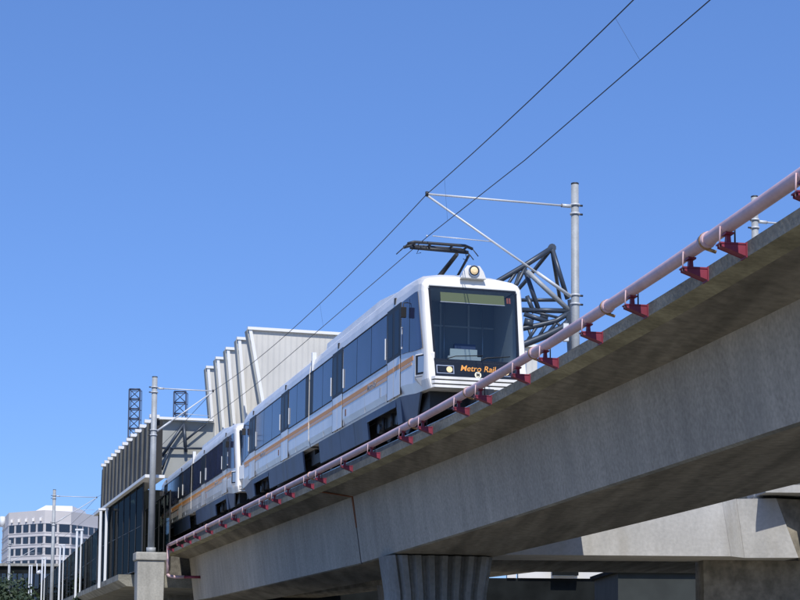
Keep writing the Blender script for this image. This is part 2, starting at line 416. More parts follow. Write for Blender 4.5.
# ================================================================== TRAIN
def make_car():
    t = thing('light_rail_car', 'x', 'rail car')
    # ---- body shells. local: x forward (nose at 0), y lateral (left of travel = +), z above rail
    side = [(1.26, .80), (1.325, 1.05), (1.325, 1.80), (1.315, 3.17), (1.295, 3.38), (1.24, 3.58), (1.10, 3.72), (.70, 3.80), (0, 3.83)]
    nose = [(1.26, .80), (1.325, 1.05), (1.325, 1.80), (1.322, 3.36), (1.305, 3.52), (1.24, 3.63), (1.10, 3.70), (.65, 3.76), (0, 3.78)]
    def ring(s, wk, zb, ztop, lean):
        pts = []; kk = min(1, max(0, (s-.4)/1.6))
        for (y0_, z0_), (y1_, z1_) in zip(nose, side):
            y = y0_*(1-kk)+y1_*kk; z = z0_*(1-kk)+z1_*kk
            zz = zb+(z-.80)*((ztop-zb)/(3.78-.80)) if s < 2.6 else z
            pts.append((y*wk, zz))
        full = [(-y, z) for y, z in pts] + [(y, z) for y, z in pts[::-1][1:]]
        return [(-(s + lean*(z-.65)/2.6), y, z) for y, z in full]
    for half in (0, 1):
        b = MB(); b.use('train_white')
        secs = [(0.0, .935, .65, 3.46, .52), (.05, .955, .645, 3.51, .50), (.18, .975, .64, 3.555, .42), (.55, .993, .65, 3.61, .25), (1.1, 1.0, .67, 3.68, 0), (1.8, 1.0, .74, 3.73, 0), (2.7, 1, .80, 3.78, 0), (13.48, 1, .80, 3.78, 0)]
        rings = [ring(*q) for q in secs]
        if half: rings = [[(-27.1-x, y, z) for x, y, z in r] for r in rings]
        b.loft(rings, True, False, False)
        nb = len(b.v)-len(rings[0]); b.face([nb+i for i in range(len(rings[0]))])
        # front mask ring round the windshield opening
        r0_ = rings[0]; inn = []
        for (x, y, z) in r0_:
            z2 = max(.95, min(3.24, z)); ww = 1.07+.06*(z2-.95)/2.29; y2 = max(-ww, min(ww, y)); xx = -(.52*(z2-.65)/2.6)
            inn.append((xx if not half else -27.1-xx, y2, z2))
        nb = len(b.v); b.v += inn; nr = len(r0_)
        for i in range(nr):
            j = (i+1) % nr; b.face([i, j, nb+j, nb+i])
        # roof fairing
        for (s0, s1, w_, z_, rp) in (((6.0, 12.7, .98, 4.09, 3.7),) if not half else ((2.9, 12.2, .70, 3.90, .9),)):
            f = lambda s: (-s if not half else -27.1+s)
            pr = [(-w_, 3.70), (-w_+.04, z_-.06), (-w_+.2, z_), (w_-.2, z_), (w_-.04, z_-.06), (w_, 3.70)]
            pr0 = [(-w_*.95, 3.68), (-w_*.93, 3.72), (-w_*.8, 3.76), (w_*.8, 3.76), (w_*.93, 3.72), (w_*.95, 3.68)]
            b.loft([[(f(s0-rp), y, z) for y, z in pr0], [(f(s0), y, z) for y, z in pr], [(f(s1), y, z) for y, z in pr], [(f(s1+.25), y, z) for y, z in pr0]])
        bo = b.build('body', None, t, world=False)
        f = lambda s: (-s if not half else -27.1+s)
        def bx(mbb, s0, s1, y0, y1, z0, z1):
            x0, x1 = sorted((f(s0), f(s1))); ya, yb = sorted((y0, y1)); mbb.box(x0, x1, ya, yb, z0, z1)
        for sg in (-1, 1):
            # window band
            w = MB(); w.use('glass_side')
            o = 1.331*sg
            segs = [(3.75, 8.72), (10.22, 12.95)]
            for s0, s1 in segs:
                w.poly([(f(s0), o, 1.83), (f(s1), o, 1.83), (f(s1), 1.322*sg, 3.15), (f(s0), 1.322*sg, 3.15)])
                w.poly([(f(s0), o, 1.83), (f(s1), o, 1.83), (f(s1), 1.30*sg, 1.83), (f(s0), 1.30*sg, 1.83)])
            w.use('black')
            for s in (5.4, 7.05, 11.55):
                w.poly([(f(s-.012), o+.003*sg, 1.83), (f(s+.012), o+.003*sg, 1.83), (f(s+.012), 1.325*sg, 3.15), (f(s-.012), 1.325*sg, 3.15)])
            w.poly([(f(12.955), o+.002*sg, 1.80), (f(13.47), o+.002*sg, 1.80), (f(13.47), 1.325*sg, 3.2), (f(12.955), 1.325*sg, 3.2)])
            w.build('window_band', None, bo, world=False)
            # cab side window, curved lower edge
            w = MB(); w.use('glass_side')
            low = [(2.22, 1.83), (1.8, 1.80), (1.3, 1.74), (.9, 1.70), (.55, 1.675), (.36, 1.67)]
            topz = [(2.22, 3.17), (1.8, 3.17), (1.3, 3.17), (1.12, 3.17), (.95, 3.17), (.80, 3.15)]
            def yw(s): return (1.0 if s >= 1.1 else (.993+(s-.55)/.55*.007 if s >= .55 else .975+(s-.18)/.37*.018))*1.325+.016
            prev = None
            for (sa, za), (sb, zb) in zip(low, topz):
                cur = ((f(sa), yw(sa)*sg, za), (f(sb), (yw(max(sb-.3, .36))-.004)*sg, zb))
                if prev: w.poly([prev[0], cur[0], cur[1], prev[1]])
                prev = cur
            w.use('black'); w.poly([(f(1.44), (yw(1.5)+.004)*sg, 1.76), (f(1.48), (yw(1.5)+.004)*sg, 1.76), (f(1.48), (yw(1.5)-.004)*sg, 3.1), (f(1.44), (yw(1.5)-.004)*sg, 3.1)])
            w.build('cab_window', None, bo, world=False)
            # doors
            for s0 in (2.32, 8.80):
                d = MB(); s1 = s0+1.34
                d.use('black'); bx(d, s0, s1, 1.30*sg, 1.337*sg, 1.83, 3.20)
                d.use('glass_door'); bx(d, s0+.14, s0+.56, 1.30*sg, 1.3400*sg, 1.92, 3.06); bx(d, s0+.78, s1-.14, 1.30*sg, 1.3400*sg, 1.92, 3.06)
                d.use('train_white'); bx(d, s0+.05, s0+.655, 1.30*sg, 1.336*sg, .84, 1.829); bx(d, s0+.685, s1-.05, 1.30*sg, 1.336*sg, .84, 1.829)
                d.use('black'); bx(d, s0, s0+.045, 1.30*sg, 1.333*sg, .82, 1.83); bx(d, s1-.045, s1, 1.30*sg, 1.333*sg, .82, 1.83); bx(d, s0+.656, s0+.684, 1.30*sg, 1.333*sg, .82, 1.83)
                d.use('orange'); bx(d, s0+.05, s0+.655, 1.33*sg, 1.3395*sg, 1.50, 1.62); bx(d, s0+.685, s1-.05, 1.33*sg, 1.3395*sg, 1.50, 1.62)
                do = d.build('door', None, bo, world=False)
                for sx in (s0-.16, s1+.12):
                    hd = MB(); bx(hd, sx, sx+.05, 1.335*sg, 1.36*sg, 1.96, 2.52); hd.use; hd.build('handrail', 'post_white', do, world=False)
                nm = MB(); nm.use('black'); bx(nm, s0+.62, s0+.72, 1.20*sg, 1.322*sg, 3.28, 3.44)
                nm.build('door_lamp', None, bo, world=False)
            # stripes
            st = MB()
            for s0, s1 in ((1.15, 2.31), (3.67, 8.79), (10.15, 13.46)):
                st.use('orange'); bx(st, s0, s1, 1.31*sg, 1.3325*sg, 1.50, 1.62)
                st.use('orange_pale'); bx(st, s0+(.12 if s0 < 2 else 0), s1, 1.31*sg, 1.3325*sg, 1.40, 1.475)
            st.build('stripe', None, bo, world=False)
            sm_ = MB(); sm_.use('grey_print')
            for sx in (3.78, 6.1, 8.7, 11.4): bx(sm_, sx, sx+.012, 1.31*sg, 1.3275*sg, .84, 1.40)
            bx(sm_, 3.78, 8.72, 1.31*sg, 1.327*sg, .845, .857); bx(sm_, 10.22, 13.4, 1.31*sg, 1.327*sg, .845, .857)
            sm_.build('panel_seam', None, bo, world=False)
            gk = MB(); gk.use('rubber')
            for sa, sb in ((3.70, 8.76), (10.18, 13.47)):
                bx(gk, sa, sb, 1.30*sg, 1.338*sg, 1.805, 1.835); bx(gk, sa, sb, 1.30*sg, 1.333*sg, 3.145, 3.175)
            gk.build('window_gasket', None, bo, world=False)
            # vents / small marks
            vm = MB(); vm.use('rust'); bx(vm, 8.35, 8.45, 1.31*sg, 1.333*sg, 1.10, 1.30); vm.build('reflector', None, bo, world=False); vm = MB(); vm.use('grey_print'); bx(vm, 4.35, 4.43, 1.31*sg, 1.333*sg, 1.05, 1.32)
            vm.build('marker_plate', None, bo, world=False)
            # lettering on the flank
            me = text_mesh('Metro Rail', .22, .3, .002); me.materials.append(MT['grey_print'])
            lo_ = bpy.data.objects.new('lettering', me); COL.objects.link(lo_); lo_.parent = bo
            lo_.location = (f(5.3), 1.337*sg, 1.51); lo_.rotation_euler = (rad(90), 0, rad(180) if sg > 0 else 0)
            # skirt panels with bogie openings
            sk = MB(); sk.use('train_skirt')
            sk.hexa([(f(2.55), 1.14*sg, .15), (f(1.4), 1.14*sg, .15), (f(1.4), 1.10*sg, .15), (f(2.55), 1.10*sg, .15), (f(2.55), 1.27*sg, .80), (f(.75), 1.25*sg, .655), (f(.75), 1.2*sg, .655), (f(2.55), 1.22*sg, .80)])
            for s0, s1 in ((2.55, 3.0), (6.1, 12.3)):
                sk.hexa([(f(s0), 1.20*sg, .14), (f(s1), 1.20*sg, .14), (f(s1), 1.15*sg, .14), (f(s0), 1.15*sg, .14), (f(s0), 1.27*sg, .80), (f(s1), 1.27*sg, .80), (f(s1), 1.22*sg, .80), (f(s0), 1.22*sg, .80)])
            bx(sk, 3.0, 6.1, 1.24*sg, 1.268*sg, .60, .80)
            for s in (7.6, 9.4): sk.use('black'); sk.poly([(f(s), 1.204*sg, .16), (f(s+.02), 1.204*sg, .16), (f(s+.02), 1.272*sg, .79), (f(s), 1.272*sg, .79)])
            sk.build('skirt', None, bo, world=False)
            # corner lamp pods
            pd = MB(); pd.use('train_white')
            def prism(mbb, pl0, z0, pl1, z1): mbb.loft([[(f(a_), b_*sg, z0) for a_, b_ in pl0], [(f(a_), b_*sg, z1) for a_, b_ in pl1]])
            top_ = [(.12, 1.08), (.16, 1.20), (.62, 1.43), (1.02, 1.335), (1.02, 1.08)]
            prism(pd, top_, .99, [(a_+.02, b_-.015) for a_, b_ in top_], 1.55)
            prism(pd, [(.2, 1.08), (.25, 1.14), (.5, 1.26), (.8, 1.27), (.8, 1.08)], .72, [(a_+.01, b_-.01) for a_, b_ in top_], .988)
            po = pd.build('lamp_pod', None, bo, world=False, bevel=.02)
            def diag(mbb, u0, u1, z0, z1, out):
                A_, B_ = Vector((.16, 1.20)), Vector((.62, 1.43)); n2 = Vector((-(B_-A_).y, (B_-A_).x)).normalized()
                n2 = n2 if n2.x < 0 else -n2
                p0_, p1_ = A_.lerp(B_, u0), A_.lerp(B_, u1); q0_, q1_ = p0_+n2*out, p1_+n2*out
                prism(mbb, [(p0_.x+.05, p0_.y), (q0_.x, q0_.y), (q1_.x, q1_.y), (p1_.x+.05, p1_.y)], z0, [(p0_.x+.05, p0_.y), (q0_.x, q0_.y), (q1_.x, q1_.y), (p1_.x+.05, p1_.y)], z1)
            fr_ = MB(); diag(fr_, .10, .92, 1.04, 1.51, .010); fr_.build('lens_frame', 'black', po, world=False)
            ln = MB(); diag(ln, .27, .75, 1.08, 1.47, .018); ln.build('lens', 'silver', po, world=False)
            # mirror
            mr = MB(); mr.use('black'); mr.hexa([(f(1.62), 1.38*sg, 2.66), (f(1.62), 1.52*sg, 2.66), (f(1.70), 1.52*sg, 2.66), (f(1.70), 1.38*sg, 2.66), (f(1.60), 1.38*sg, 2.92), (f(1.60), 1.52*sg, 2.92), (f(1.68), 1.52*sg, 2.92), (f(1.68), 1.38*sg, 2.92)])
            mr.tube([(f(1.7), 1.31*sg, 3.06), (f(1.7), 1.43*sg, 3.04), (f(1.66), 1.45*sg, 2.9)], .014, 6)
            mr.build('wing_mirror', None, bo, world=False, bevel=.02)
        # ---- front
        lean = .52
        def fp(y, z, out=0):       # a point on the raked front plane
            return (f(0 + lean*(z-.65)/2.6 - out), y, z)
        def plate(mbb, pts, o0, o1):
            mbb.loft([[fp(y, z, o0) for y, z in pts], [fp(y, z, o1) for y, z in pts]])
        gl = MB(); gl.use('mask_black')
        # dark surround ring: outer minus inner via four bars
        O = [(-1.09, 1.33), (1.09, 1.33), (1.14, 3.18), (1.08, 3.25), (-1.08, 3.25), (-1.14, 3.18)]
        I = [(-1.03, 1.39), (1.03, 1.39), (1.085, 3.15), (1.04, 3.20), (-1.04, 3.20), (-1.085, 3.15)]
        n = len(O)
        for i in range(n):
            j = (i+1) % n
            gl.hexa([fp(*O[i], -.02), fp(*O[j], -.02), fp(*I[j], -.02), fp(*I[i], -.02), fp(*O[i], .008), fp(*O[j], .008), fp(*I[j], .008), fp(*I[i], .008)])
        plate(gl, [(-1.075, .93), (1.075, .93), (1.085, 1.325), (-1.085, 1.325)], -.02, .01)
        go = gl.build('front_panel', None, bo, world=False)
        ws = MB(); ws.poly([fp(y, z, .006) for y, z in I]); ws.build('windshield', 'windshield', go, world=False)
        dp = MB(); dp.use('display'); plate(dp, [(-.84, 2.86), (.80, 2.86), (.80, 3.10), (-.84, 3.10)], .008, .016)
        dp.use('silver'); plate(dp, [(-.85, 2.845), (.81, 2.845), (.81, 2.858), (-.85, 2.858)], .008, .018); dp.use('red_digit'); plate(dp, [(.86, 2.91), (.90, 2.91), (.90, 3.05), (.86, 3.05)], .008, .016); plate(dp, [(.92, 2.91), (.96, 2.91), (.96, 3.05), (.92, 3.05)], .008, .016)
        dp.build('destination_display', None, go, world=False)
        for wpts in ([(-.75, 1.40), (-.55, 1.47), (.15, 1.52)], [(.1, 1.40), (.25, 1.47), (.85, 1.53)]):
            wp = MB(); wp.tube([fp(a_, b_, .03) for a_, b_ in wpts], .012, 6); wp.build('wiper', 'black', go, world=False)
        # cab interior behind the windshield
        ci = MB(); ci.use('interior_grey')
        bx(ci, .5, 2.25, -1.15, -1.12, .95, 3.22); bx(ci, .5, 2.25, 1.12, 1.15, .95, 3.22); bx(ci, .45, 2.25, -1.12, 1.12, .9, .95); bx(ci, .5, 2.25, -1.12, 1.12, 3.25, 3.27)
        ci.use('seat_blue'); bx(ci, 2.2, 2.25, -1.12, 1.12, .95, 1.75)
        ci.use('bulkhead'); bx(ci, 2.2, 2.25, -1.12, 1.12, 1.75, 3.25)
        ci.use('interior_grey'); bx(ci, 2.16, 2.2, -.35, -.30, 1.0, 3.2); bx(ci, 2.16, 2.2, .40, .45, 1.0, 3.2); bx(ci, 2.16, 2.2, -1.1, 1.1, 2.60, 2.64)
        ci.build('cab_interior', None, bo, world=False)
        ds = MB(); ds.use('interior_grey'); bx(ds, .42, 1.0, -1.05, 1.05, 1.28, 1.38); ds.use('interior_pale'); bx(ds, .9, .96, -.45, .25, 1.62, 1.80); ds.use('interior_grey'); bx(ds, .9, .98, -.5, .35, 1.40, 1.62); ds.build('dashboard', None, bo, world=False)
        se = MB(); bx(se, 1.5, 1.64, -.15, .40, 1.2, 2.05); bx(se, 1.2, 1.6, -.15, .40, 1.2, 1.32); se.build('driver_seat', 'seat_blue', bo, world=False)
        for yy in (-.7, -.28, .75): po_ = MB(); po_.tube([(f(2.0), yy, .95), (f(2.0), yy, 3.27)], .018, 6); po_.build('grab_pole', 'silver', bo, world=False)
        # headlights
        for sg in (-1, 1):
            hl = MB(); hl.use('silver'); ya, yb = sorted((sg*1.04, sg*.60))
            plate(hl, [(ya, 1.02), (yb, 1.02), (yb, 1.23), (ya, 1.23)], .01, .016)
            hl.use('mask_black'); plate(hl, [(ya+.02, 1.04), (yb-.02, 1.04), (yb-.02, 1.21), (ya+.02, 1.21)], .016, .020)
            ho = hl.build('headlight', None, go, world=False)
            for yy, mn, r_ in ((sg*.72, 'lamp_warm', .075), (sg*.93, 'mask_black', .07)):
                lb = MB(); lb.loft([[fp(yy+r_*math.cos(a*.3927), 1.125+r_*math.sin(a*.3927), o) for a in range(16)] for o in (.02, .035)]); lb.build('bulb', mn, ho, world=False)
        # lettering
        me = text_mesh('Metro Rail', .21, .25, .004); me.materials.append(MT['orange_sign'])
        lo_ = bpy.data.objects.new('lettering', me); COL.objects.link(lo_); lo_.parent = go
        rk = math.atan(lean/2.6); p = fp(0, 1.17, .016)
        lo_.location = p; lo_.rotation_euler = (rad(90)-rk, 0, rad(90) if not half else rad(-90))
        # emblem
        em = MB(); em.use('emblem'); em.loft([[fp(0+.085*math.cos(a*.3927), 1.02+.085*math.sin(a*.3927), o) for a in range(16)] for o in (.01, .018)])
        eo = em.build('emblem', None, go, world=False)
        me = text_mesh('M', .12, 0, .002); me.materials.append(MT['mask_black']); lo_ = bpy.data.objects.new('lettering', me); COL.objects.link(lo_); lo_.parent = eo
        lo_.location = fp(0, 1.02, .021); lo_.rotation_euler = (rad(90)-rk, 0, rad(90) if not half else rad(-90))
        # ribbed bumper
        bp = MB(); bp.use('train_white')
        for z0, z1, o in ((.86, .925, .10), (.755, .83, .085), (.66, .725, .07)):
            pts = [(-1.19, -.02), (-1.13, o), (1.13, o), (1.19, -.02)]
            rb = MB(); rb.loft([[(f(-q), y, z) for y, q in pts] for z in (z0, z1)]); rb.build('bumper_rib', 'train_white', bo, world=False)
        bp.use('black'); bp.loft([[(f(-q), y, z) for y, q in ((-1.16, -.05), (-1.10, .045), (1.10, .045), (1.16, -.05))] for z in (.65, .925)])
        bp.build('bumper', None, bo, world=False)
        # under nose: coupler and valance
        uc = MB(); uc.use('black'); bx(uc, .5, 2.6, -1.08, 1.08, .22, .66); uc.use('dark_metal'); bx(uc, -.35, .6, -.16, .16, .32, .52); bx(uc, -.5, -.3, -.22, .22, .26, .60)
        uc.build('coupler', None, bo, world=False)
        # roof lamp
        rl = MB(); rl.use('train_white'); X0 = f(.42); X1 = f(.75)
        pr = [(-.33, 3.48), (-.26, 3.66), (-.16, 3.80), (.16, 3.80), (.26, 3.66), (.33, 3.48)]
        rl.loft([[(X0, y, z) for y, z in pr], [(X1, y*.9, z-.01) for y, z in pr]])
        ro = rl.build('roof_lamp', None, bo, world=False, bevel=.01)
        lb = MB(); lb.use('silver')
        def circ(r, x): return [(x, r*math.cos(a*.2618), 3.665+r*math.sin(a*.2618)) for a in range(24)]
        sgn = 1 if not half else -1
        lb.loft([circ(.145, X0-.01*sgn), circ(.145, X0+.04*sgn)]); lb.use('mask_black'); lb.loft([circ(.125, X0+.04*sgn), circ(.125, X0+.045*sgn)]); lb.use('lamp_warm' if not half else 'silver'); lb.loft([circ(.095, X0+.045*sgn), circ(.05, X0+.07*sgn)])
        lb.build('lens', None, ro, world=False)
        # bogie
        bg_ = MB(); bg_.use('black'); bx(bg_, 3.1, 6.0, -1.0, 1.0, .30, .62); bo_ = bg_.build('bogie', None, t, world=False)
        for s in (3.6, 5.5):
            for sg in (-1, 1):
                wl = MB(); wl.use('dark_metal'); wl.tube([(f(s), sg*.64, .36), (f(s), sg*.78, .36)], .36, 24); wl.tube([(f(s), sg*.78, .36), (f(s), sg*1.08, .36)], .13, 12); wl.build('wheel', None, bo_, world=False)
        for s in (4.1, 5.0):
            for sg in (-1, 1):
                wl = MB(); wl.tube([(f(s), sg*1.06, .25), (f(s), sg*1.06, .6)], .05, 8); wl.build('damper', 'dark_metal', bo_, world=False)
        # underframe
        uf = MB(); bx(uf, 2.6, 13.0, -1.0, 1.0, .62, .80); bx(uf, 6.3, 11.5, -.95, .95, .18, .62); uf.build('underframe', 'black', t, world=False)
    # articulation
    b = MB(); b.use('rubber')
    prof_ = [(-y, z) for y, z in side] + [(y, z) for y, z in side[::-1][1:]]
    b.loft([[(x, y*.97, .8+(z-.8)*.985) for y, z in prof_] for x in (-13.3, -13.8)]); b.build('bellows', None, t, world=False)
    b = MB(); b.use('black'); b.box(-14.6, -12.5, -1.0, 1.0, .3, .62); bo_ = b.build('bogie', None, t, world=False)
    for x in (-12.7, -14.4):
        for y in (-.7, .7):
            b = MB(); b.tube([(x, y-.07, .36), (x, y+.07, .36)], .36, 24); b.build('wheel', 'dark_metal', bo_, world=False)
    for sg in (-1, 1):
        b = MB(); y0, y1 = sorted((sg*1.20, sg*1.34)); b.use('post_white'); b.box(-13.2, -13.10, y0, y1, 3.20, 3.80); b.use('black'); b.box(-13.26, -13.2, y0, y1-.005 if sg > 0 else y1, 3.22, 3.55); b.build('gangway_bracket', None, t, world=False)
    return t
mat('emblem', (.8, .74, .55), .4); mat('orange_sign', (.85, .36, .06), .45)
ML = mat('lamp_warm', (.8, .6, .35), .2); ML.node_tree.nodes['Principled BSDF'].inputs['Emission Color'].default_value = (1, .75, .4, 1); ML.node_tree.nodes['Principled BSDF'].inputs['Emission Strength'].default_value = .25
car = make_car()
# the cab nose is a closed shell, so open it behind the windshield: cut the front cap away by giving it a recessed cab
body0 = [c for c in car.children if c.name.startswith('body')][0]

hd = math.atan2(1, -.2715)           # heading of the line away from us
def put_car(o, Ynose):
    # nose centre
    o.location = (TX(Ynose), Ynose, RH+CZ)
    o.rotation_euler = (0, 0, hd+math.pi)     # local +x towards us
put_car(car, 37.7)
car2 = dup(car)
put_car(car2, 37.7+27.95*math.cos(math.atan(.2715)))
car['label'] = 'leading white articulated rail car with its dark windshield and raised pantograph'
car2['label'] = 'second white rail car coupled behind, partly hidden by the station screen'
car['group'] = car2['group'] = 'cars of the train'

# pantograph on the leading car (local coordinates)
pg = MB(); pg.use('dark_metal')
px = -3.1; py = .50
pg.box(px-1.5, px-.02, -.45, .75, 3.80, 3.97)
for y in (-.35, .65): pg.box(px-1.5, px, y-.04, y+.04, 3.972, 4.04)
HTOP = 10.42-RH
po = pg.build('pantograph', None, car, world=False)
def pt_(name, pts, r, r1=None):
    q_ = MB(); q_.tube(pts, r, 8, r1); q_.build(name, 'dark_metal', po, world=False)
pt_('lower_arm', [(px-.6, py-.15, 3.98), (px-2.0, py-.05, 4.45)], .05); pt_('lower_arm', [(px-.6, py+.2, 3.98), (px-2.0, py+.1, 4.45)], .05)
pt_('upper_arm', [(px-2.0, py-.15, 4.40), (px-.5, py+.05, HTOP-.14)], .075, .055); pt_('stay_rod', [(px-1.5, py+.12, 4.05), (px-.35, py+.34, HTOP-.18)], .035)
for dx in (-.2, .2):
    pts = [(px-.3+dx, -1.12, HTOP-.26), (px-.3+dx, -.92, HTOP-.06), (px-.3+dx, -.74, HTOP), (px-.3+dx, .66, HTOP), (px-.3+dx, .86, HTOP-.07), (px-.3+dx, 1.02, HTOP-.26)]
    pt_('collector_strip', pts[1:5], .042)
    pt_('horn', pts[:2], .014); pt_('horn', pts[4:], .014)
q_ = MB(); q_.tube([(px-.3, -.80, HTOP-.10), (px-.3, .80, HTOP-.12)], .05, 8)
for y in (-.72, -.3, .3, .70): q_.tube([(px-.52, y, HTOP-.03), (px-.08, y, HTOP-.03)], .03, 6)
q_.build('head_frame', 'dark_metal', po, world=False)
q_ = MB(); q_.tube([(px-.3, -.55, HTOP-.1), (px-.3, -.62, HTOP-.26), (px-.3, -.5, HTOP-.22)], .010, 6); q_.build('shunt_cable', 'dark_metal', po, world=False)
q_ = MB(); q_.tube([(px-.3, .72, HTOP-.1), (px-.3, .78, HTOP-.36), (px-.3, .66, HTOP-.30)], .010, 6); q_.build('shunt_cable', 'dark_metal', po, world=False)

# ================================================================== CATENARY POLES + WIRES
MSG_A = atH(427, 194, 11.6); CON_A = atH(427, 237, 10.45)
def line_z(p, q, r, m_, mb_, **k): pass
def cat_pole(label, base, top_h, tip, con, group='catenary poles', foot_drop=2.15, r=.125, r1=.10, small=False):
    t = thing('catenary_pole', label, 'pole', base, 0, group)
    b = MB(); b.use('steel_galv')
    top = Vector((base[0], base[1], top_h+CZ)); bs_ = Vector(base)
    b.tube([bs_, top], r, 18, r1)
    b.use('dark_metal'); b.tube([top, top+Vector((0, 0, .04))], r1*1.04, 18)
    b.use('steel_galv'); b.tube([bs_+Vector((0, 0, .0)), bs_+Vector((0, 0, .22))], r*1.35, 18)
    b.build('mast', None, t)
    tip = Vector(tip); d = Vector((tip.x-top.x, tip.y-top.y, 0)); L = d.length; d.normalize()
    up_at = Vector((top.x, top.y, tip.z)) + d*r; lo_at = up_at - Vector((0, 0, foot_drop))
    c = MB(); c.use('steel_galv_light')
    c.tube([up_at, up_at+d*.25], .05, 10); c.use('insulator'); c.tube([up_at+d*.25, up_at+d*.26], .05, 10); c.use('steel_galv_light')
    c.tube([up_at+d*.12, tip], .028, 10); c.build('top_tube', None, t)
    c = MB(); c.use('steel_galv_light'); c.tube([lo_at, tip - d*.02 + Vector((0, 0, -.05))], .030, 10)
    c.tube([lo_at, lo_at+(tip-lo_at)*.24], .05, 10, .045); c.build('cantilever', None, t)
    for zz in (up_at.z+.04, up_at.z-.20, lo_at.z+.04, lo_at.z-.20):
        c = MB(); c.use('steel_galv_light')
        q = Vector((top.x, top.y, zz)); c.tube([q-Vector((0, 0, .025)), q+Vector((0, 0, .025))], r*1.07, 16)
        c.use('dark_metal'); c.tube([q-d*(r*.9), q-d*(r*1.1+.08)], .028, 6); c.build('clamp', None, t)
    if con is not None:
        con = Vector(con); D = tip-lo_at; k = (con.z+.02-lo_at.z)/D.z; on = lo_at+D*k
        c = MB(); c.tube([on, con+Vector((0, 0, .04)) - (d*.15)], .014, 6); c.tube([con+Vector((0, 0, .05)), con], .02, 6); c.build('steady_arm', 'steel_galv_light', t)
    ins = MB(); ins.use('dark_metal'); ins.tube([tip-Vector((0, 0, .06)), tip+Vector((0, 0, .06))], .045, 8); ins.build('wire_clamp', None, t)
    return t
# near-right pole
pb = MSG_A + Vector((1, .275, 0)).normalized()*4.12
cat_pole('tall grey steel pole right of the train front, its arm reaching left', (pb.x, pb.y, 4.60+CZ), 12.2, MSG_A, CON_A, foot_drop=2.45)
bx_ = MB(); bx_.box(pb.x-.32, pb.x-.18, pb.y-.08, pb.y+.08, 7.95+CZ, 8.42+CZ)
tag(bx_.build('equipment_tag', 'post_white'), 'small white plate hung beside the tall grey pole above the pipe', 'plate')
# left pole on its own pier, camera side
MSG_B = atH(213, 391, 11.6); CON_B = atH(213, 417, 10.45)
dl = Vector((-1, -.275, 0)).normalized()
qb = MSG_B + dl*2.72
PIER_H = 3.96
cat_pole('grey steel pole standing on the square concrete pier at the station end', (qb.x, qb.y, PIER_H+CZ+.02), 12.1, MSG_B, CON_B, foot_drop=2.0, r=.16, r1=.125)
# further poles at the left
def far_pole(px_, pytop, h, arm_px, label, r=.16):
    T_ = atH(px_, pytop, h); tip = atH(arm_px[0], arm_px[1], h-.55)
    tip = Vector((T_.x, T_.y, 0)) + Vector((1, .275, 0))*( (arm_px[0]-px_)/F*T_.y )
    tip.z = h-.5+CZ
    cat_pole(label, (T_.x, T_.y, 0), h, tip, tip-Vector((0, 0, 1.1)), foot_drop=2.2, r=r, r1=.13); return tip
MSG_C = far_pole(54.5, 490, 12.2, (95, 500), 'slim grey pole in front of the white office tower corner', .17)
MSG_D = far_pole(10, 540, 12.2, (40, 552), 'farthest slim pole at the left edge of the office tower', .22)
# pole of the far guideway (its arm points away to the right)
T_ = atY(754.5, 197.5, 45.6)
cat_pole('grey pole mostly hidden behind the pipe near the right edge, arm to the right', (T_.x, T_.y, 4.16+CZ), T_.z-CZ, (T_.x+3.9, T_.y+1.05, T_.z-.72), (T_.x+3.9, T_.y+1.05, T_.z-1.9), r=.125)

def sag(p, q, s, n=16):
    return [p.lerp(q, i/n) - Vector((0, 0, 4*s*(i/n)*(1-i/n))) for i in range(n+1)]
NR = atH(628, 0, 11.33); d_ = (NR-MSG_A); MSG_0 = MSG_A + d_*2.45; MSG_0.z = 11.6+CZ
wm = thing('messenger_wire', 'upper overhead wire rising from the arm tip to the top of the picture', 'wire', MSG_A)
pts = sag(MSG_0, MSG_A, .38) + sag(MSG_A, MSG_B, .42)[1:] + sag(MSG_B, MSG_C, .5)[1:] + sag(MSG_C, MSG_D, .5)[1:]
mb = MB(); mb.tube(pts, .012, 6); mb.build('wire', 'wire', wm)
C1 = atH(525, 160, 10.45); C2 = atH(710, 0, 10.45); C0 = C2 + (C2-C1)*1.3; C0.z = 10.45+CZ
wc = thing('contact_wire', 'lower overhead wire running over the pantograph of the leading car', 'wire', CON_A)
CC = MSG_C-Vector((0, 0, 1.15)); CD = MSG_D-Vector((0, 0, 1.15))
cpts = [C0, C2, C1, CON_A, atH(254, 386, 10.45), CON_B, CC, CD]
mb = MB(); mb.tube(cpts, .011, 6); mb.build('wire', 'wire', wc)
def on_line(ps, Y):
    for a, b in zip(ps, ps[1:]):
        if min(a.y, b.y) <= Y <= max(a.y, b.y): return a.lerp(b, (Y-a.y)/(b.y-a.y))
for Y in (8, 27.6, 38.6, 52, 64):
    a, b = on_line(pts, Y), on_line(cpts, Y)
    if a and b:
        mb = MB(); mb.tube([a, b], .0025, 5); mb.build('dropper', 'wire', wm)

# ================================================================== LEFT: pier with pole, platform, screens
c = Vector((qb.x-.05, qb.y, 0)); pt = thing('pole_pier', 'square concrete pier with a capstone under the left pole', 'pier', (c.x, c.y, 0), .27)
mb = MB(); mb.loft([[(x*k, y*k, z) for x, y in ((-.62, -.6), (.62, -.6), (.62, .6), (-.62, .6))] for z, k in ((0, .92), (PIER_H+CZ-.38, 1.0))]); mb.build('shaft', 'concrete_mid', pt, world=False, bevel=.04)
mb = MB(); mb.box(-.70, .70, -.68, .68, PIER_H+CZ-.376, PIER_H+CZ); mb.build('capstone', 'concrete_mid', pt, world=False, bevel=.05)

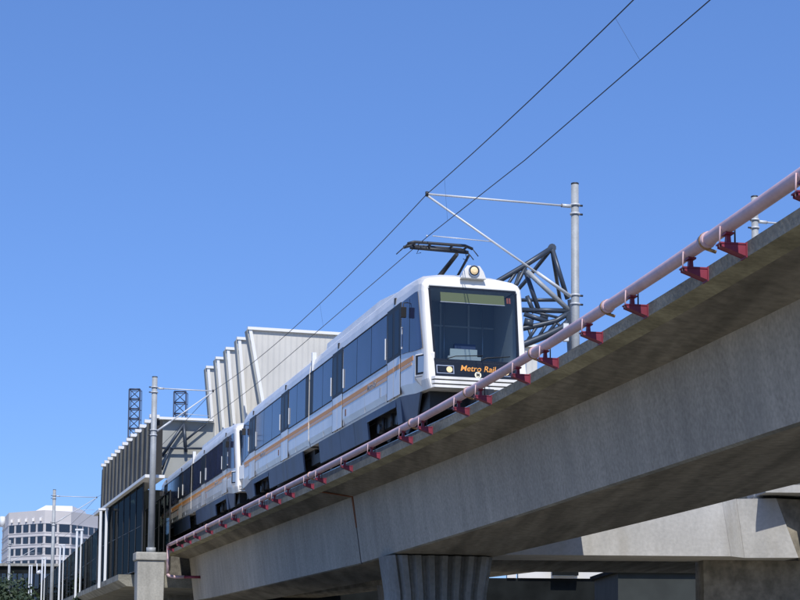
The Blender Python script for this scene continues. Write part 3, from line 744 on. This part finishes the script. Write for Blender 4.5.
st = thing('station_platform', 'raised station platform slab beyond the near pier at left', 'platform', G(110, 0, -CZ))
mb = MB()
mb.loft([[G(Y, la, h) for la, h in ((-2.15, 3.35), (-2.15, 3.05), (-1.7, 2.75), (-.2, 2.7), (7.5, 2.7), (9, 3.0), (9, 3.35))] for Y in ys(82.5, 230, 8)])
mb.build('slab', 'concrete_edge', st)
mb = MB(); mb.loft([[G(Y, la, h) for la, h in ((-.6, 3.36), (7.2, 3.36), (7.2, 4.59), (-.6, 4.59))] for Y in ys(83, 200, 8)]); mb.build('trackbed', 'ballast', st)
for Y in (96, 122, 150, 180):
    mb = MB(); cc = G(Y, 3, 0); mb.tube([(cc.x, cc.y, 0), (cc.x, cc.y, 2.71+CZ)], 1.0, 20); mb.build('column', 'concrete', st)

def screen(name, label, lat_, Ya, Yb, h0, h1f, step, mull='dark_metal', glass='screen_glass', pm=.035):
    lf = lat_ if callable(lat_) else (lambda Y: lat_)
    t = thing(name, label, 'screen', G((Ya+Yb)/2, lf((Ya+Yb)/2), h0), 0, 'station windscreens')
    n = round((Yb-Ya)/step)
    for i in range(n):
        a, b = Ya+(Yb-Ya)*i/n, Ya+(Yb-Ya)*(i+1)/n
        g_ = MB(); A, B = G(a, lf(a), h0), G(b, lf(b), h0); A2, B2 = G(a, lf(a), h1f(a)), G(b, lf(b), h1f(b)); w = Vector((.012, .003, 0))
        g_.hexa([A-w, B-w, B+w, A+w, A2-w, B2-w, B2+w, A2+w]); g_.build('glass_pane', glass, t)
    for i in range(n+1):
        a = Ya+(Yb-Ya)*i/n; A = G(a, lf(a), h0-.05); B = G(a, lf(a), h1f(a)+.05)
        m_ = MB(); m_.hexa([A+Vector(q) for q in ((-pm, -pm, 0), (pm, -pm, 0), (pm, pm, 0), (-pm, pm, 0))]+[B+Vector(q) for q in ((-pm, -pm, 0), (pm, -pm, 0), (pm, pm, 0), (-pm, pm, 0))]); m_.build('mullion', mull, t)
    m_ = MB()
    for hh in ('b', 't', 'm'):
        for i in range(n):
            a, b = Ya+(Yb-Ya)*i/n, Ya+(Yb-Ya)*(i+1)/n
            fa = h0 if hh == 'b' else (h1f(a) if hh == 't' else (h0+h1f(a))/2); fb = h0 if hh == 'b' else (h1f(b) if hh == 't' else (h0+h1f(b))/2)
            m_.tube([G(a, lf(a), fa), G(b, lf(b), fb)], .04 if hh != 'm' else .022, 6)
    m_.build('rail', mull, t)
    return t
screen('glass_screen', 'tall dark glass windscreen under the finned canopy, behind the left pole', lambda Y: -1.3-.031*(Y-77), 78.6, 99.5, 3.45, lambda Y: 7.85, 2.5)
screen('glass_screen', 'lower dark glass screen running left from the white double post', -1.95, 100.6, 200, 3.45, lambda Y: 6.9, 5)
screen('glass_screen', 'dark glass screen close in front of the second rail car', .42, 82.2, 94.5, 4.7, lambda Y: 7.75, 2.4, glass='tint_glass')
# dark backing added behind the platform so that the screen reads dark
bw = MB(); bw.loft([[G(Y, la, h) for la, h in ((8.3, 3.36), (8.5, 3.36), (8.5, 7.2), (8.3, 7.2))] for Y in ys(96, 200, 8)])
tag(bw.build('platform_backing', 'dark_facade'), 'added dark backing behind the station platform seen dimly through the glass', 'wall')
# white posts
for i, (x, yt, lab) in enumerate(((103.5, 511, 'white double post at the near end of the glass screen'), (79.5, 531, 'second white post from the finned canopy'), (62.5, 546, 'third white post, just right of the slim grey pole'), (44.5, 559, 'fourth white post, left of the slim grey pole'), (31.5, 566, 'fifth white post before the office tower windows'), (16, 570, 'farthest white post near the left edge'))):
    # intersect the sight line with the screen plane
    Yb = 100
    for _ in range(40):
        q = G(Yb, -2.1, 0); u = q.x/q.y; tgt = (x-400)/F
        Yb += (u-tgt)*1200*.6*(Yb/100)**1.5 if True else 0
        Yb = max(80, min(320, Yb))
    h_ = atY(x, yt, Yb).z
    t = thing('platform_post', lab, 'post', (G(Yb, -2.12, 0).x, G(Yb, -2.12, 0).y, 3.0+CZ), 0, 'white posts along the platform')
    q = G(Yb, -2.12, 0)
    mb = MB()
    for dx in (-.17, .17): mb.box(q.x+dx-.075, q.x+dx+.075, q.y-.08, q.y+.08, 3.0+CZ, h_)
    mb.build('shaft', 'post_white', t)
    mb = MB(); mb.box(q.x-.3, q.x+.3, q.y-.12, q.y+.12, h_, h_+.12); mb.build('cap', 'post_white', t)
# spotlight and sign on far posts
for (x, y, Yq, lab) in ((128, 503, 97, 'small white floodlight under the finned canopy edge'), (37, 573, 150, 'white lamp bracket between the far posts')):
    p = atY(x, y, Yq); mb = MB(); mb.tube([p, p+Vector((.35, -.1, .12))], .14, 10, .2); mb.tube([p, p+Vector((-.1, .3, .9))], .05, 6)
    tag(mb.build('floodlight', 'post_white'), lab, 'floodlight')

# ------------------------------------------------------------------ canopy with dark fins
cn = thing('finned_canopy', 'station canopy with a row of dark upright fins capped in white', 'canopy', G(88, -1.9, 7.9))
NF = 13
def FL(Y): return -1.15-.030*(Y-77)
for i in range(NF):
    Y = 76.6 + i*1.84; l = FL(Y); ht = 10.75; hb_ = 7.95; dl_ = -.04
    b = MB(); b.use('fin_dark')
    b.loft([[G(Y, l-.04+dl_, hb_), G(Y+.06, l+.16+dl_, hb_), G(Y+.3, l+.16+dl_, hb_), G(Y+.12, l-.04+dl_, hb_)],
            [G(Y, l-.08, ht), G(Y+.06, l+.16, ht), G(Y+.3, l+.16, ht), G(Y+.12, l-.08, ht)]])
    fo = b.build('fin', None, cn)
    b = MB(); b.loft([[G(Y+dy, l+la, h) for dy, la in ((-.05, -.19), (.05, .30), (.60, .30), (.30, -.19))] for h in (ht+.004, ht+.17)]); b.build('cap', 'canopy_trim', fo)
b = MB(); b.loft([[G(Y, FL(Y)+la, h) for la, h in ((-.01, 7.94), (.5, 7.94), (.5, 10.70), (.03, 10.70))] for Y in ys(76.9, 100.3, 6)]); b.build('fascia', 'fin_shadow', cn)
b = MB(); b.loft([[G(Y, FL(Y)+la, h) for la, h in ((-.40, 7.78), (.55, 7.78), (.55, 7.93), (-.40, 7.93))] for Y in ys(76.2, 100.6, 6)]); b.build('edge_beam', 'canopy_trim', cn)
# rear gable standing across the line behind the cars, with its thin bracing
YG = 94.0
def gp(x, y, dy=0): return atY(x, y, YG+dy)
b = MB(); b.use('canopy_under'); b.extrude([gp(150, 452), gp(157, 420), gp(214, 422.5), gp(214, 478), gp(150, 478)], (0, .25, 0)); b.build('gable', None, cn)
b = MB(); b.extrude([gp(156, 420), gp(214, 422.3), gp(214, 419.8), gp(156, 417.6)], (0, -.5, 0)); b.build('roof_edge', 'canopy_trim', cn)
for p_, q_, r_ in (((184, 424), (162, 456), .10), ((184, 424), (186, 452), .10), ((160, 448), (206, 448.5), .07), ((162, 470), (170, 448), .06), ((186, 440), (206, 424), .06)):
    b = MB(); b.tube([gp(*p_, -.35), gp(*q_, -.35)], r_, 8); b.build('brace', 'truss_blue', cn)
tw = MB(); tw.loft([[G(Y, la, h) for Y, h in ((101, 3.4), (101.2, 3.4), (101.2, 9.6), (101, 9.6))] for la in (-1.6, 9.5)])  # dark sheet added so the gap behind glass and cars reads dark
tag(tw.build('station_backing', 'dark_facade'), 'added dark backing across the station behind the second rail car', 'wall')


# ------------------------------------------------------------------ white folded canopy behind the train
wc_ = thing('folded_canopy', 'tall white folded plate canopy rising behind the train roof', 'canopy', G(90, 9, 9))
def cpt(px_, py_, Y): return atY(px_, py_, Y)
tops = [(251, 330, 83.5), (232.5, 340.5, 87.2), (222.3, 350.0, 90.8), (213, 359.5, 94.4), (204.5, 368.5, 98.0)]
tops = [(249.5, 330), (238.6, 340), (227.3, 350), (217.2, 359.5), (207.6, 368.5)]
lat0 = 5.4
def Yfor(px_, lat):
    lo_, hi_ = 40, 250
    for _ in range(50):
        mid = (lo_+hi_)/2; q = G(mid, lat, 0)
        if (q.x/q.y) > (px_-400)/F: lo_ = mid
        else: hi_ = mid
    return lo_
for i, (tx, ty) in enumerate(tops):
    Yt = Yfor(tx, lat0); tp = atY(tx, ty, Yt)
    sx = 80/Yt
    # leaning leading edge (moves right going down), then plate running away to the right
    n_ = Vector((1, .27, 0)).normalized(); tt = Vector((-.264, 1, 0)).normalized()
    H_ = tp.z-(8.0+CZ)
    wtop = 17 if i == 0 else 8
    lean_r = 1.05 if i == 0 else .55
    b = MB(); b.use('canopy_ribbed')
    p0 = tp; p1 = tp + n_*wtop + Vector((0, 0, -.05)); p2 = tp + n_*wtop + Vector((0, 0, -H_)) ; p3 = tp + n_*lean_r*H_/5.5 + Vector((0, 0, -H_))
    b.extrude([p0, p1, p2, p3], tt*.22)
    # return leaf folding back to the next crease, valley shade put into its darker colour
    q0 = p0+tt*.2; q1 = p3+tt*.2
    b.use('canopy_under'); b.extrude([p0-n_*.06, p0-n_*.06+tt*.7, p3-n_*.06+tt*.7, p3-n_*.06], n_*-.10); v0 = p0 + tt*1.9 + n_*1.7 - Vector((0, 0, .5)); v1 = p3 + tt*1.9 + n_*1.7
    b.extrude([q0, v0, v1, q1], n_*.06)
    fo = b.build('fold', None, wc_)
    b = MB(); b.use('canopy_trim'); e0 = tt*-.12
    b.extrude([p0+n_*-.05+e0, p0+n_*.13+e0, p3+n_*.13+e0, p3+n_*-.05+e0], tt*.115)
    b.extrude([p0+n_*-.12+e0*1.5, p1+e0*1.5, p1+Vector((0, 0, .16))+e0*1.5, p0+n_*-.12+Vector((0, 0, .16))+e0*1.5], tt*.4)
    b.build('trim', None, fo)
    s_ = MB(); s_.use('fin_dark'); s_.extrude([p3+n_*-.6+Vector((0, 0, 1.9)), p3+Vector((0, 0, 2.3)), p3+n_*.5, p3-n_*.9], tt*.08); s_.build('gusset', None, fo)
for Yc in (86, 100):
    b = MB(); q = G(Yc, 9.5, 0); b.tube([(q.x, q.y, 3.3+CZ), (q.x, q.y, 9.5+CZ)], .3, 14); b.build('column', 'steel_galv', wc_)

# ------------------------------------------------------------------ lattice masts
def lattice(label, x0, x1, ytop, Y):
    a = atY(x0, ytop, Y); b_ = atY(x1, ytop, Y); w = (b_.x-a.x); H = a.z; cx = (a.x+b_.x)/2
    t = thing('lattice_mast', label, 'mast', (cx, Y, 0), 0, 'lattice masts behind the station')
    mb = MB(); h = w/2; r_ = .065
    for sx in (-1, 1):
        for sy in (-1, 1): mb.tube([(cx+sx*h, Y+sy*h, 0), (cx+sx*h, Y+sy*h, H)], r_ if sy < 0 else .03, 6)
    z = H
    fr = MB(); k_ = 0
    while z > 1:
        for sy in (-1, 1):
            mb.tube([(cx-h, Y+sy*h, z), (cx+h, Y+sy*h, z)], r_*(1.1 if sy < 0 else .5), 6)
            if sy < 0: fr.tube([(cx-h, Y+sy*h, z), (cx+h, Y+sy*h, z-w*.92)], .035, 4); fr.tube([(cx+h, Y+sy*h, z), (cx-h, Y+sy*h, z-w*.92)], .035, 4)
        z -= w*.92
    mb.build('frame', 'lattice_blue', t); fr.build('cross_brace', 'lattice_blue', t)
lattice('taller dark lattice mast rising behind the fins of the left canopy', 130.3, 141, 390, 130)
lattice('shorter dark lattice mast just right of the left pole', 175, 187, 392.5, 132)

# ------------------------------------------------------------------ tubular truss beside the right pole
tr = thing('tubular_truss', 'blue grey tubular steel truss rising behind the train front', 'truss', (6, 56, 0))
YT = 56.0
def tp_(x, y, dy=0): return atY(x, y, YT+dy)
def member(name, segs, mats='truss_blue'):
    for pts_, r_ in segs:
        mb = MB(); mb.tube(pts_, r_, 10); mb.build(name, mats, tr)
AP = tp_(552, 248); FT = tp_(569, 302)
member('apex_tube', [([AP, tp_(567.5, 299)], .085), ([AP+Vector((0, -.06, 0)), AP+Vector((0, .10, 0))], .15)])
member('top_chord', [([AP, tp_(524, 266), tp_(496, 282.5), tp_(455, 300)], .10), ([AP, tp_(524, 283, 2), tp_(512, 296, 2), tp_(480, 320, 2)], .075), ([tp_(527, 264), tp_(517, 284), tp_(500, 300)], .07), ([tp_(519, 268), tp_(508, 284), tp_(498, 292)], .06)])
member('strut', [([tp_(525, 270), tp_(539, 311)], .085), ([tp_(527, 296), tp_(534, 313)], .08), ([tp_(520, 272), tp_(500, 330)], .07)])
member('bottom_chord', [([tp_(522, 310), tp_(571, 311)], .095), ([tp_(500, 309), tp_(522, 310)], .08)])
member('light_strut', [([tp_(527, 271, -.3), tp_(545, 288, -.3), tp_(570, 311)], .09)], 'steel_galv')
member('lower_arc', [([tp_(571, 300), tp_(572, 318), tp_(562, 328), tp_(545, 336), tp_(520, 346), tp_(490, 356)], .13), ([tp_(570, 312), tp_(556, 321), tp_(540, 325), tp_(520, 329), tp_(495, 333)], .10), ([tp_(560, 318), tp_(548, 333)], .06), ([tp_(548, 322), tp_(538, 338)], .06), ([tp_(538, 325), tp_(526, 343)], .06), ([tp_(528, 327), tp_(532, 341)], .05), ([tp_(556, 321), tp_(562, 329)], .05), ([tp_(524, 314), tp_(548, 322)], .09), ([tp_(530, 311), tp_(560, 318)], .05)])
member('gusset_plate', [([tp_(524, 322), tp_(533, 324)], .16), ([tp_(540, 316, 1), tp_(548, 318, 1)], .12)])
# second plane and the mast down to the ground
member('rear_frame', [([AP+Vector((0, .1, 0)), tp_(560, 300, 3)], .07), ([tp_(560, 300, 3), tp_(520, 300, 3)], .07), ([tp_(572, 318), tp_(560, 300, 3)], .07)])
q = tp_(571, 314); q1 = G(q.y, 15.5, 4.8); member('mast', [([q, Vector((q.x+.3, q.y, 4.9+CZ)), q1], .2)], 'truss_blue')

# ================================================================== FAR GUIDEWAY, CROSS BEAM, BACKGROUND UNDER THE DECK
fg = thing('elevated_guideway', 'second concrete guideway running behind the nearer one', 'guideway', G(60, 14.5, -CZ))
LF = 13.4
mb = MB(); mb.use('concrete_edge'); mb.loft([[G(Y, la, h) for la, h in ((LF, 4.66), (LF, 4.4), (LF+1.2, 4.25), (LF+4.6, 4.25), (LF+6.0, 4.4), (LF+6.0, 4.66))] for Y in ys(-30, 215, 4)]); mb.build('deck', None, fg)
mb = MB(); mb.use('concrete_soffit'); mb.loft([[G(Y, la, h) for la, h in ((LF+1.2, 4.249), (LF+1.5, 3.5), (LF+4.3, 3.5), (LF+4.6, 4.249))] for Y in ys(-30, 215, 4)]); mb.build('box_girder', None, fg)
for i, Y in enumerate((18, 95, 128)):
    pier('concrete_pier', ['concrete pier of the second guideway near the right edge', 'concrete pier of the second guideway at mid distance', 'farthest concrete pier of the second guideway'][i], Y, LF+2.9, 3.495, 2.2, 1.8, .2, False)

# pale cross beam (faces in sunlight, seen below the near girder)
cb = thing('cross_beam', 'massive pale concrete cap beam between the two guideways, lit by the sun', 'cap beam', atY(690, 556, 44.5))
YB = 44.5
def cbp(x, y, dy=0): return atY(x, y, YB+dy)
top_y = 478
hB = cbp(690, 556).z; hT = 4.15+CZ
def col(x, z, dy=0):
    p = atY(x, 556, YB+dy); return Vector((p.x, YB+dy, z))
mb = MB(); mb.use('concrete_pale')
def slabp(pts, depth):   # polygon in plan facing us, extruded up
    mb.extrude([Vector((p.x, p.y, hB)) for p in pts], (0, 0, hT-hB))
A0 = col(505, hB, .9); A1 = col(731, hB); 
# main face leans outwards slightly; vertical edges read as sloping lines
def quadprism(xa_b, xa_t, xb_b, xb_t, dya, dyb, back):
    pa, pb_ = col(xa_b, hB, dya), col(xb_b, hB, dyb); ta, tb_ = col(xa_t, hT, dya), col(xb_t, hT, dyb)
    for q, zz in ((pa, hB), (pb_, hB), (ta, hT), (tb_, hT)): q.z = zz
    ra, rb = pa+Vector((0, back, 0)), pb_+Vector((0, back, 0)); sa, sb = ta+Vector((0, back, 0)), tb_+Vector((0, back, 0))
    mb.hexa([pa, pb_, rb, ra, ta, tb_, sb, sa])
quadprism(470, 470, 731, 722, .0, .0, 3.0)
quadprism(731.2, 722.2, 744.5, 737, 0.02, .75, 2.2)
quadprism(744.7, 737.2, 798.5, 777, .75, .45, 2.3)
mb.build('beam', None, cb)
lg = MB(); l0_, l1_ = atY(766, 488.5, 44.2), atY(850, 488.5, 44.2); lg.box(l0_.x, l1_.x, 44.25, 46.6, hT+.10, hT+.32); lg.build('ledge', 'concrete_pale', cb)
b2 = MB(); b2.hexa([col(798.6, hB, .5), col(850, hB, 1.5), col(850, hB, 4), col(798.6, hB, 4), col(777.2, hT, .5), col(850, hT, 1.5), col(850, hT, 4), col(777.2, hT, 4)])
for i in range(len(b2.v)):
    v = b2.v[i]; b2.v[i] = (v[0], v[1], hB if i < 4 else hT)
b2.build('end_block', 'concrete_soffit', cb)  # darker concrete puts the beam's shaded side into its colour
mb = MB(); q = col(760, 0, 1.8)
mb.box(q.x-1.6, q.x+1.6, q.y+.3, q.y+1.6, 0, hB-.004); mb.build('column', 'concrete_soffit', cb)  # darker concrete again, shade under the beam put into colour
# shaded slab behind it
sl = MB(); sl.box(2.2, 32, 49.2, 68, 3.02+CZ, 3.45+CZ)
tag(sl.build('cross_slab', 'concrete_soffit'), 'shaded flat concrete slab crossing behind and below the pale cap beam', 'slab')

# low building seen in the gap
bl = thing('low_building', 'low dark building with a sunlit white parapet seen under the guideways', 'building', (14, 130, 0))
pA = atY(507, 578, 130); pB = atY(613, 578, 130); pT = atY(507, 569.5, 130)
mb = MB(); mb.use('dark_facade'); mb.box(-14, 26, 130, 150, 0, pA.z-.01)
for i in range(14):
    mb.use('black'); mb.box(-13+i*2.8, -11.2+i*2.8, 129.93, 129.99, 1.2, 3.6)
mb.build('wall', None, bl)
mb = MB(); mb.use('white_wall'); 
xs = [pA.x, atY(516, 578, 130).x, atY(518, 578, 130).x, atY(553, 578, 130).x, atY(576, 578, 130).x, pB.x]
mb.box(xs[0], xs[1], 129.8, 131, pA.z, pT.z+1); mb.box(xs[2], xs[3], 129.8, 131, pA.z, pT.z+1); mb.box(xs[3], xs[4], 129.8, 131, pA.z, pA.z+.22); mb.box(xs[4], xs[5], 129.8, 131, pA.z, pT.z+1)
mb.build('parapet', None, bl)
mb = MB(); mb.use('dark_facade'); mb.box(xs[3]-.1, xs[4]+.1, 129, 129.7, pA.z+.22, pA.z+2.2); mb.build('roof_duct', None, bl)
b3 = thing('low_building', 'grey green shed wall low at the right below the pale beam', 'building', (24, 100, 0))
mb = MB(); mb.use('green_grey'); a = atY(618, 573, 100); b = atY(700, 573, 100); mb.box(a.x, b.x+8, 100, 112, 0, a.z); mb.build('wall', None, b3)
mb = MB(); mb.box(a.x-.3, b.x+8.3, 99.7, 112.3, a.z+.003, a.z+.25); mb.build('roof', 'dark_facade', b3)

# ================================================================== OFFICE TOWER
ot = thing('office_tower', 'distant pale office tower with rows of dark square windows and a white penthouse', 'building', atY(43, 636, 500)*1.0)
ot.location.z = 0
hT_ = atY(43, 510, 500).z
def pl(x, Y): p = atY(x, 560, Y); return Vector((p.x, Y, 0))
C_ = [pl(1.5, 540), pl(7.5, 512), pl(43.5, 500), pl(70, 505), pl(104, 526), pl(125, 545)]
back = [Vector((C_[-1].x, 600, 0)), Vector((C_[0].x-2, 600, 0))]
plan = C_+back
rowsH = [(523.3, 531.2), (535.8, 542.8), (547.2, 554.2), (559.5, 566.5), (572, 579), (584, 591)]
wall = MB(); wall.use('office_wall')
wall.extrude([Vector((p.x, p.y, 0)) for p in plan], (0, 0, hT_)); wall.build('wall', None, ot)
# projecting sill bands
for k, (ya, yb) in enumerate(rowsH):
    zt, zb = atY(43, ya, 500).z, atY(43, yb, 500).z
    bd = MB(); bd.use('office_wall')
    ctr = Vector((sum(p.x for p in plan)/len(plan), sum(p.y for p in plan)/len(plan), 0))
    for za, zb_ in ((zt, zt+.35), (zb-.45, zb)):
        ring = []
        for p in plan: d = (Vector((p.x, p.y, 0))-ctr).normalized()*.15; ring.append(Vector((p.x+d.x, p.y+d.y, za)))
        bd.extrude(ring, (0, 0, zb_-za))
    bd.build('sill_band', None, ot)
    for (A, B, cnt, wfrac, m0, m1) in ((C_[1], C_[2], 5, .66, .02, .02), (C_[2], C_[3], 2, .80, .0, .0), (C_[3], C_[4], 6, .68, .03, .0)):
        for i in range(cnt):
            if k > 3 and cnt > 2 and i % 2: pass
            f0 = (i+(1-wfrac)/2)/cnt; f1 = (i+(1+wfrac)/2)/cnt
            a, b = A.lerp(B, f0), A.lerp(B, f1); dd = (B-A).normalized(); nn = Vector((dd.y, -dd.x, 0))
            w = MB(); w.hexa([Vector((a.x, a.y, zb))+nn*.25, Vector((b.x, b.y, zb))+nn*.25, Vector((b.x, b.y, zb)), Vector((a.x, a.y, zb)), Vector((a.x, a.y, zt))+nn*.25, Vector((b.x, b.y, zt))+nn*.25, Vector((b.x, b.y, zt)), Vector((a.x, a.y, zt))]); w.build('window', 'office_glass', ot)
# cornice lamps/brackets
for i in range(5):
    a = C_[1].lerp(C_[2], (i+.5)/5); w = MB(); zc = atY(43, 519, 500).z; w.box(a.x-.35, a.x+.35, a.y-.7, a.y+.2, zc-.5, zc+.5); w.build('cornice_block', 'office_wall_light', ot)
ph = MB(); z0 = hT_+.01; z1 = atY(43, 503.5, 505).z
a, b, c2, d2 = pl(33, 506), pl(43, 510), pl(56, 510), pl(70, 515)
ph.loft([[Vector((x, y, z0)) for x, y in ((a.x, 506), (d2.x+1, 512), (d2.x+1, 540), (a.x, 540))], [Vector((x, y, z1)) for x, y in ((b.x, 512), (c2.x+4, 514), (c2.x+4, 535), (b.x, 535))]]); ph.build('penthouse', 'office_wall_light', ot)
dsh = MB(); p = atY(2.5, 521, 530); dsh.tube([p-Vector((0, 0, 2)), p+Vector((0, 0, 1.5))], .9, 10); dsh.build('dish', 'post_white', ot)

# ================================================================== TREES
def tree(label, X, Y, H, R_, n, leafm='leaf', sz=.35, group='trees around the station', name='broadleaf_tree', low=.3):
    t = thing(name, label, 'tree', (X, Y, 0), 0, group); rnd = random.Random(int(X*31+Y*17))
    tk = MB(); tk.tube([(X, Y, 0), (X+.1, Y, H*.3), (X-.1, Y+.1, H*.6)], .028*H, 8, .012*H)
    for i in range(6):
        a = rnd.uniform(0, 6.28); z = H*rnd.uniform(.28, .55); tk.tube([(X, Y, z), (X+math.cos(a)*R_*.5, Y+math.sin(a)*R_*.5, z+H*.2)], .011*H, 6, .005*H)
    tk.build('trunk', 'bark', t)
    cl = []
    for i in range(26):
        a = rnd.uniform(0, 6.28); r = R_*math.sqrt(rnd.random())*.85; z = H*rnd.uniform(low, .92); k = 1-abs(z/H-.6)*.9
        cl.append((X+math.cos(a)*r*k, Y+math.sin(a)*r*k, z, R_*rnd.uniform(.22, .42)))
    f = MB()
    for i in range(n):
        cx, cy, cz, cr_ = rnd.choice(cl); d = Vector((rnd.gauss(0, 1), rnd.gauss(0, 1), rnd.gauss(0, .8))).normalized()*cr_*rnd.uniform(.5, 1.05)
        p = Vector((cx, cy, cz))+d; u = Vector((rnd.gauss(0, 1), rnd.gauss(0, 1), rnd.gauss(0, 1))).normalized(); v = u.orthogonal().normalized(); s = sz*rnd.uniform(.5, 1.2)
        f.poly([p-u*s-v*s*.2, p+v*s*.5, p+u*s, p-v*s*.5])
    f.build('crown', leafm, t); return t
tree('dark tree seen dimly through the station glass behind the left pole', -21, 118, 8.6, 3.6, 6000, sz=.22)
tree('dark tree left of the station screen under the office tower', -34, 132, 5.0, 4.0, 6000, sz=.22)
tree('dark tree at the foot of the office tower by the left edge', -52, 205, 7.3, 6, 7000, sz=.3)
tree('dark broad tree between the slim pole and the white posts', -47, 185, 8.0, 6, 6000, sz=.28)
tree('dark tree at the extreme left edge of the picture', -62, 225, 8.2, 7, 7000, sz=.3)

# dark low block at the foot of the tower
db = thing('low_building', 'dark glass low building at the foot of the pale office tower', 'building', (-70, 300, 0))
a = atY(-4, 566, 300); b = atY(62, 566, 300)
mb = MB(); mb.box(a.x, b.x, 300, 330, 0, a.z); mb.build('wall', 'dark_facade', db)
mb = MB(); mb.box(a.x-.4, b.x+.4, 299.4, 330.4, a.z+.005, a.z+.5); mb.build('roof', 'concrete', db)
n_ = 12
for r in range(3):
    for i in range(n_):
        x0 = a.x+(b.x-a.x)*(i+.12)/n_; x1 = a.x+(b.x-a.x)*(i+.88)/n_; z0 = a.z-4.2-r*4.4
        w = MB(); w.box(x0, x1, 299.8, 299.99, z0, z0+2.8); w.build('window', 'office_glass', db)
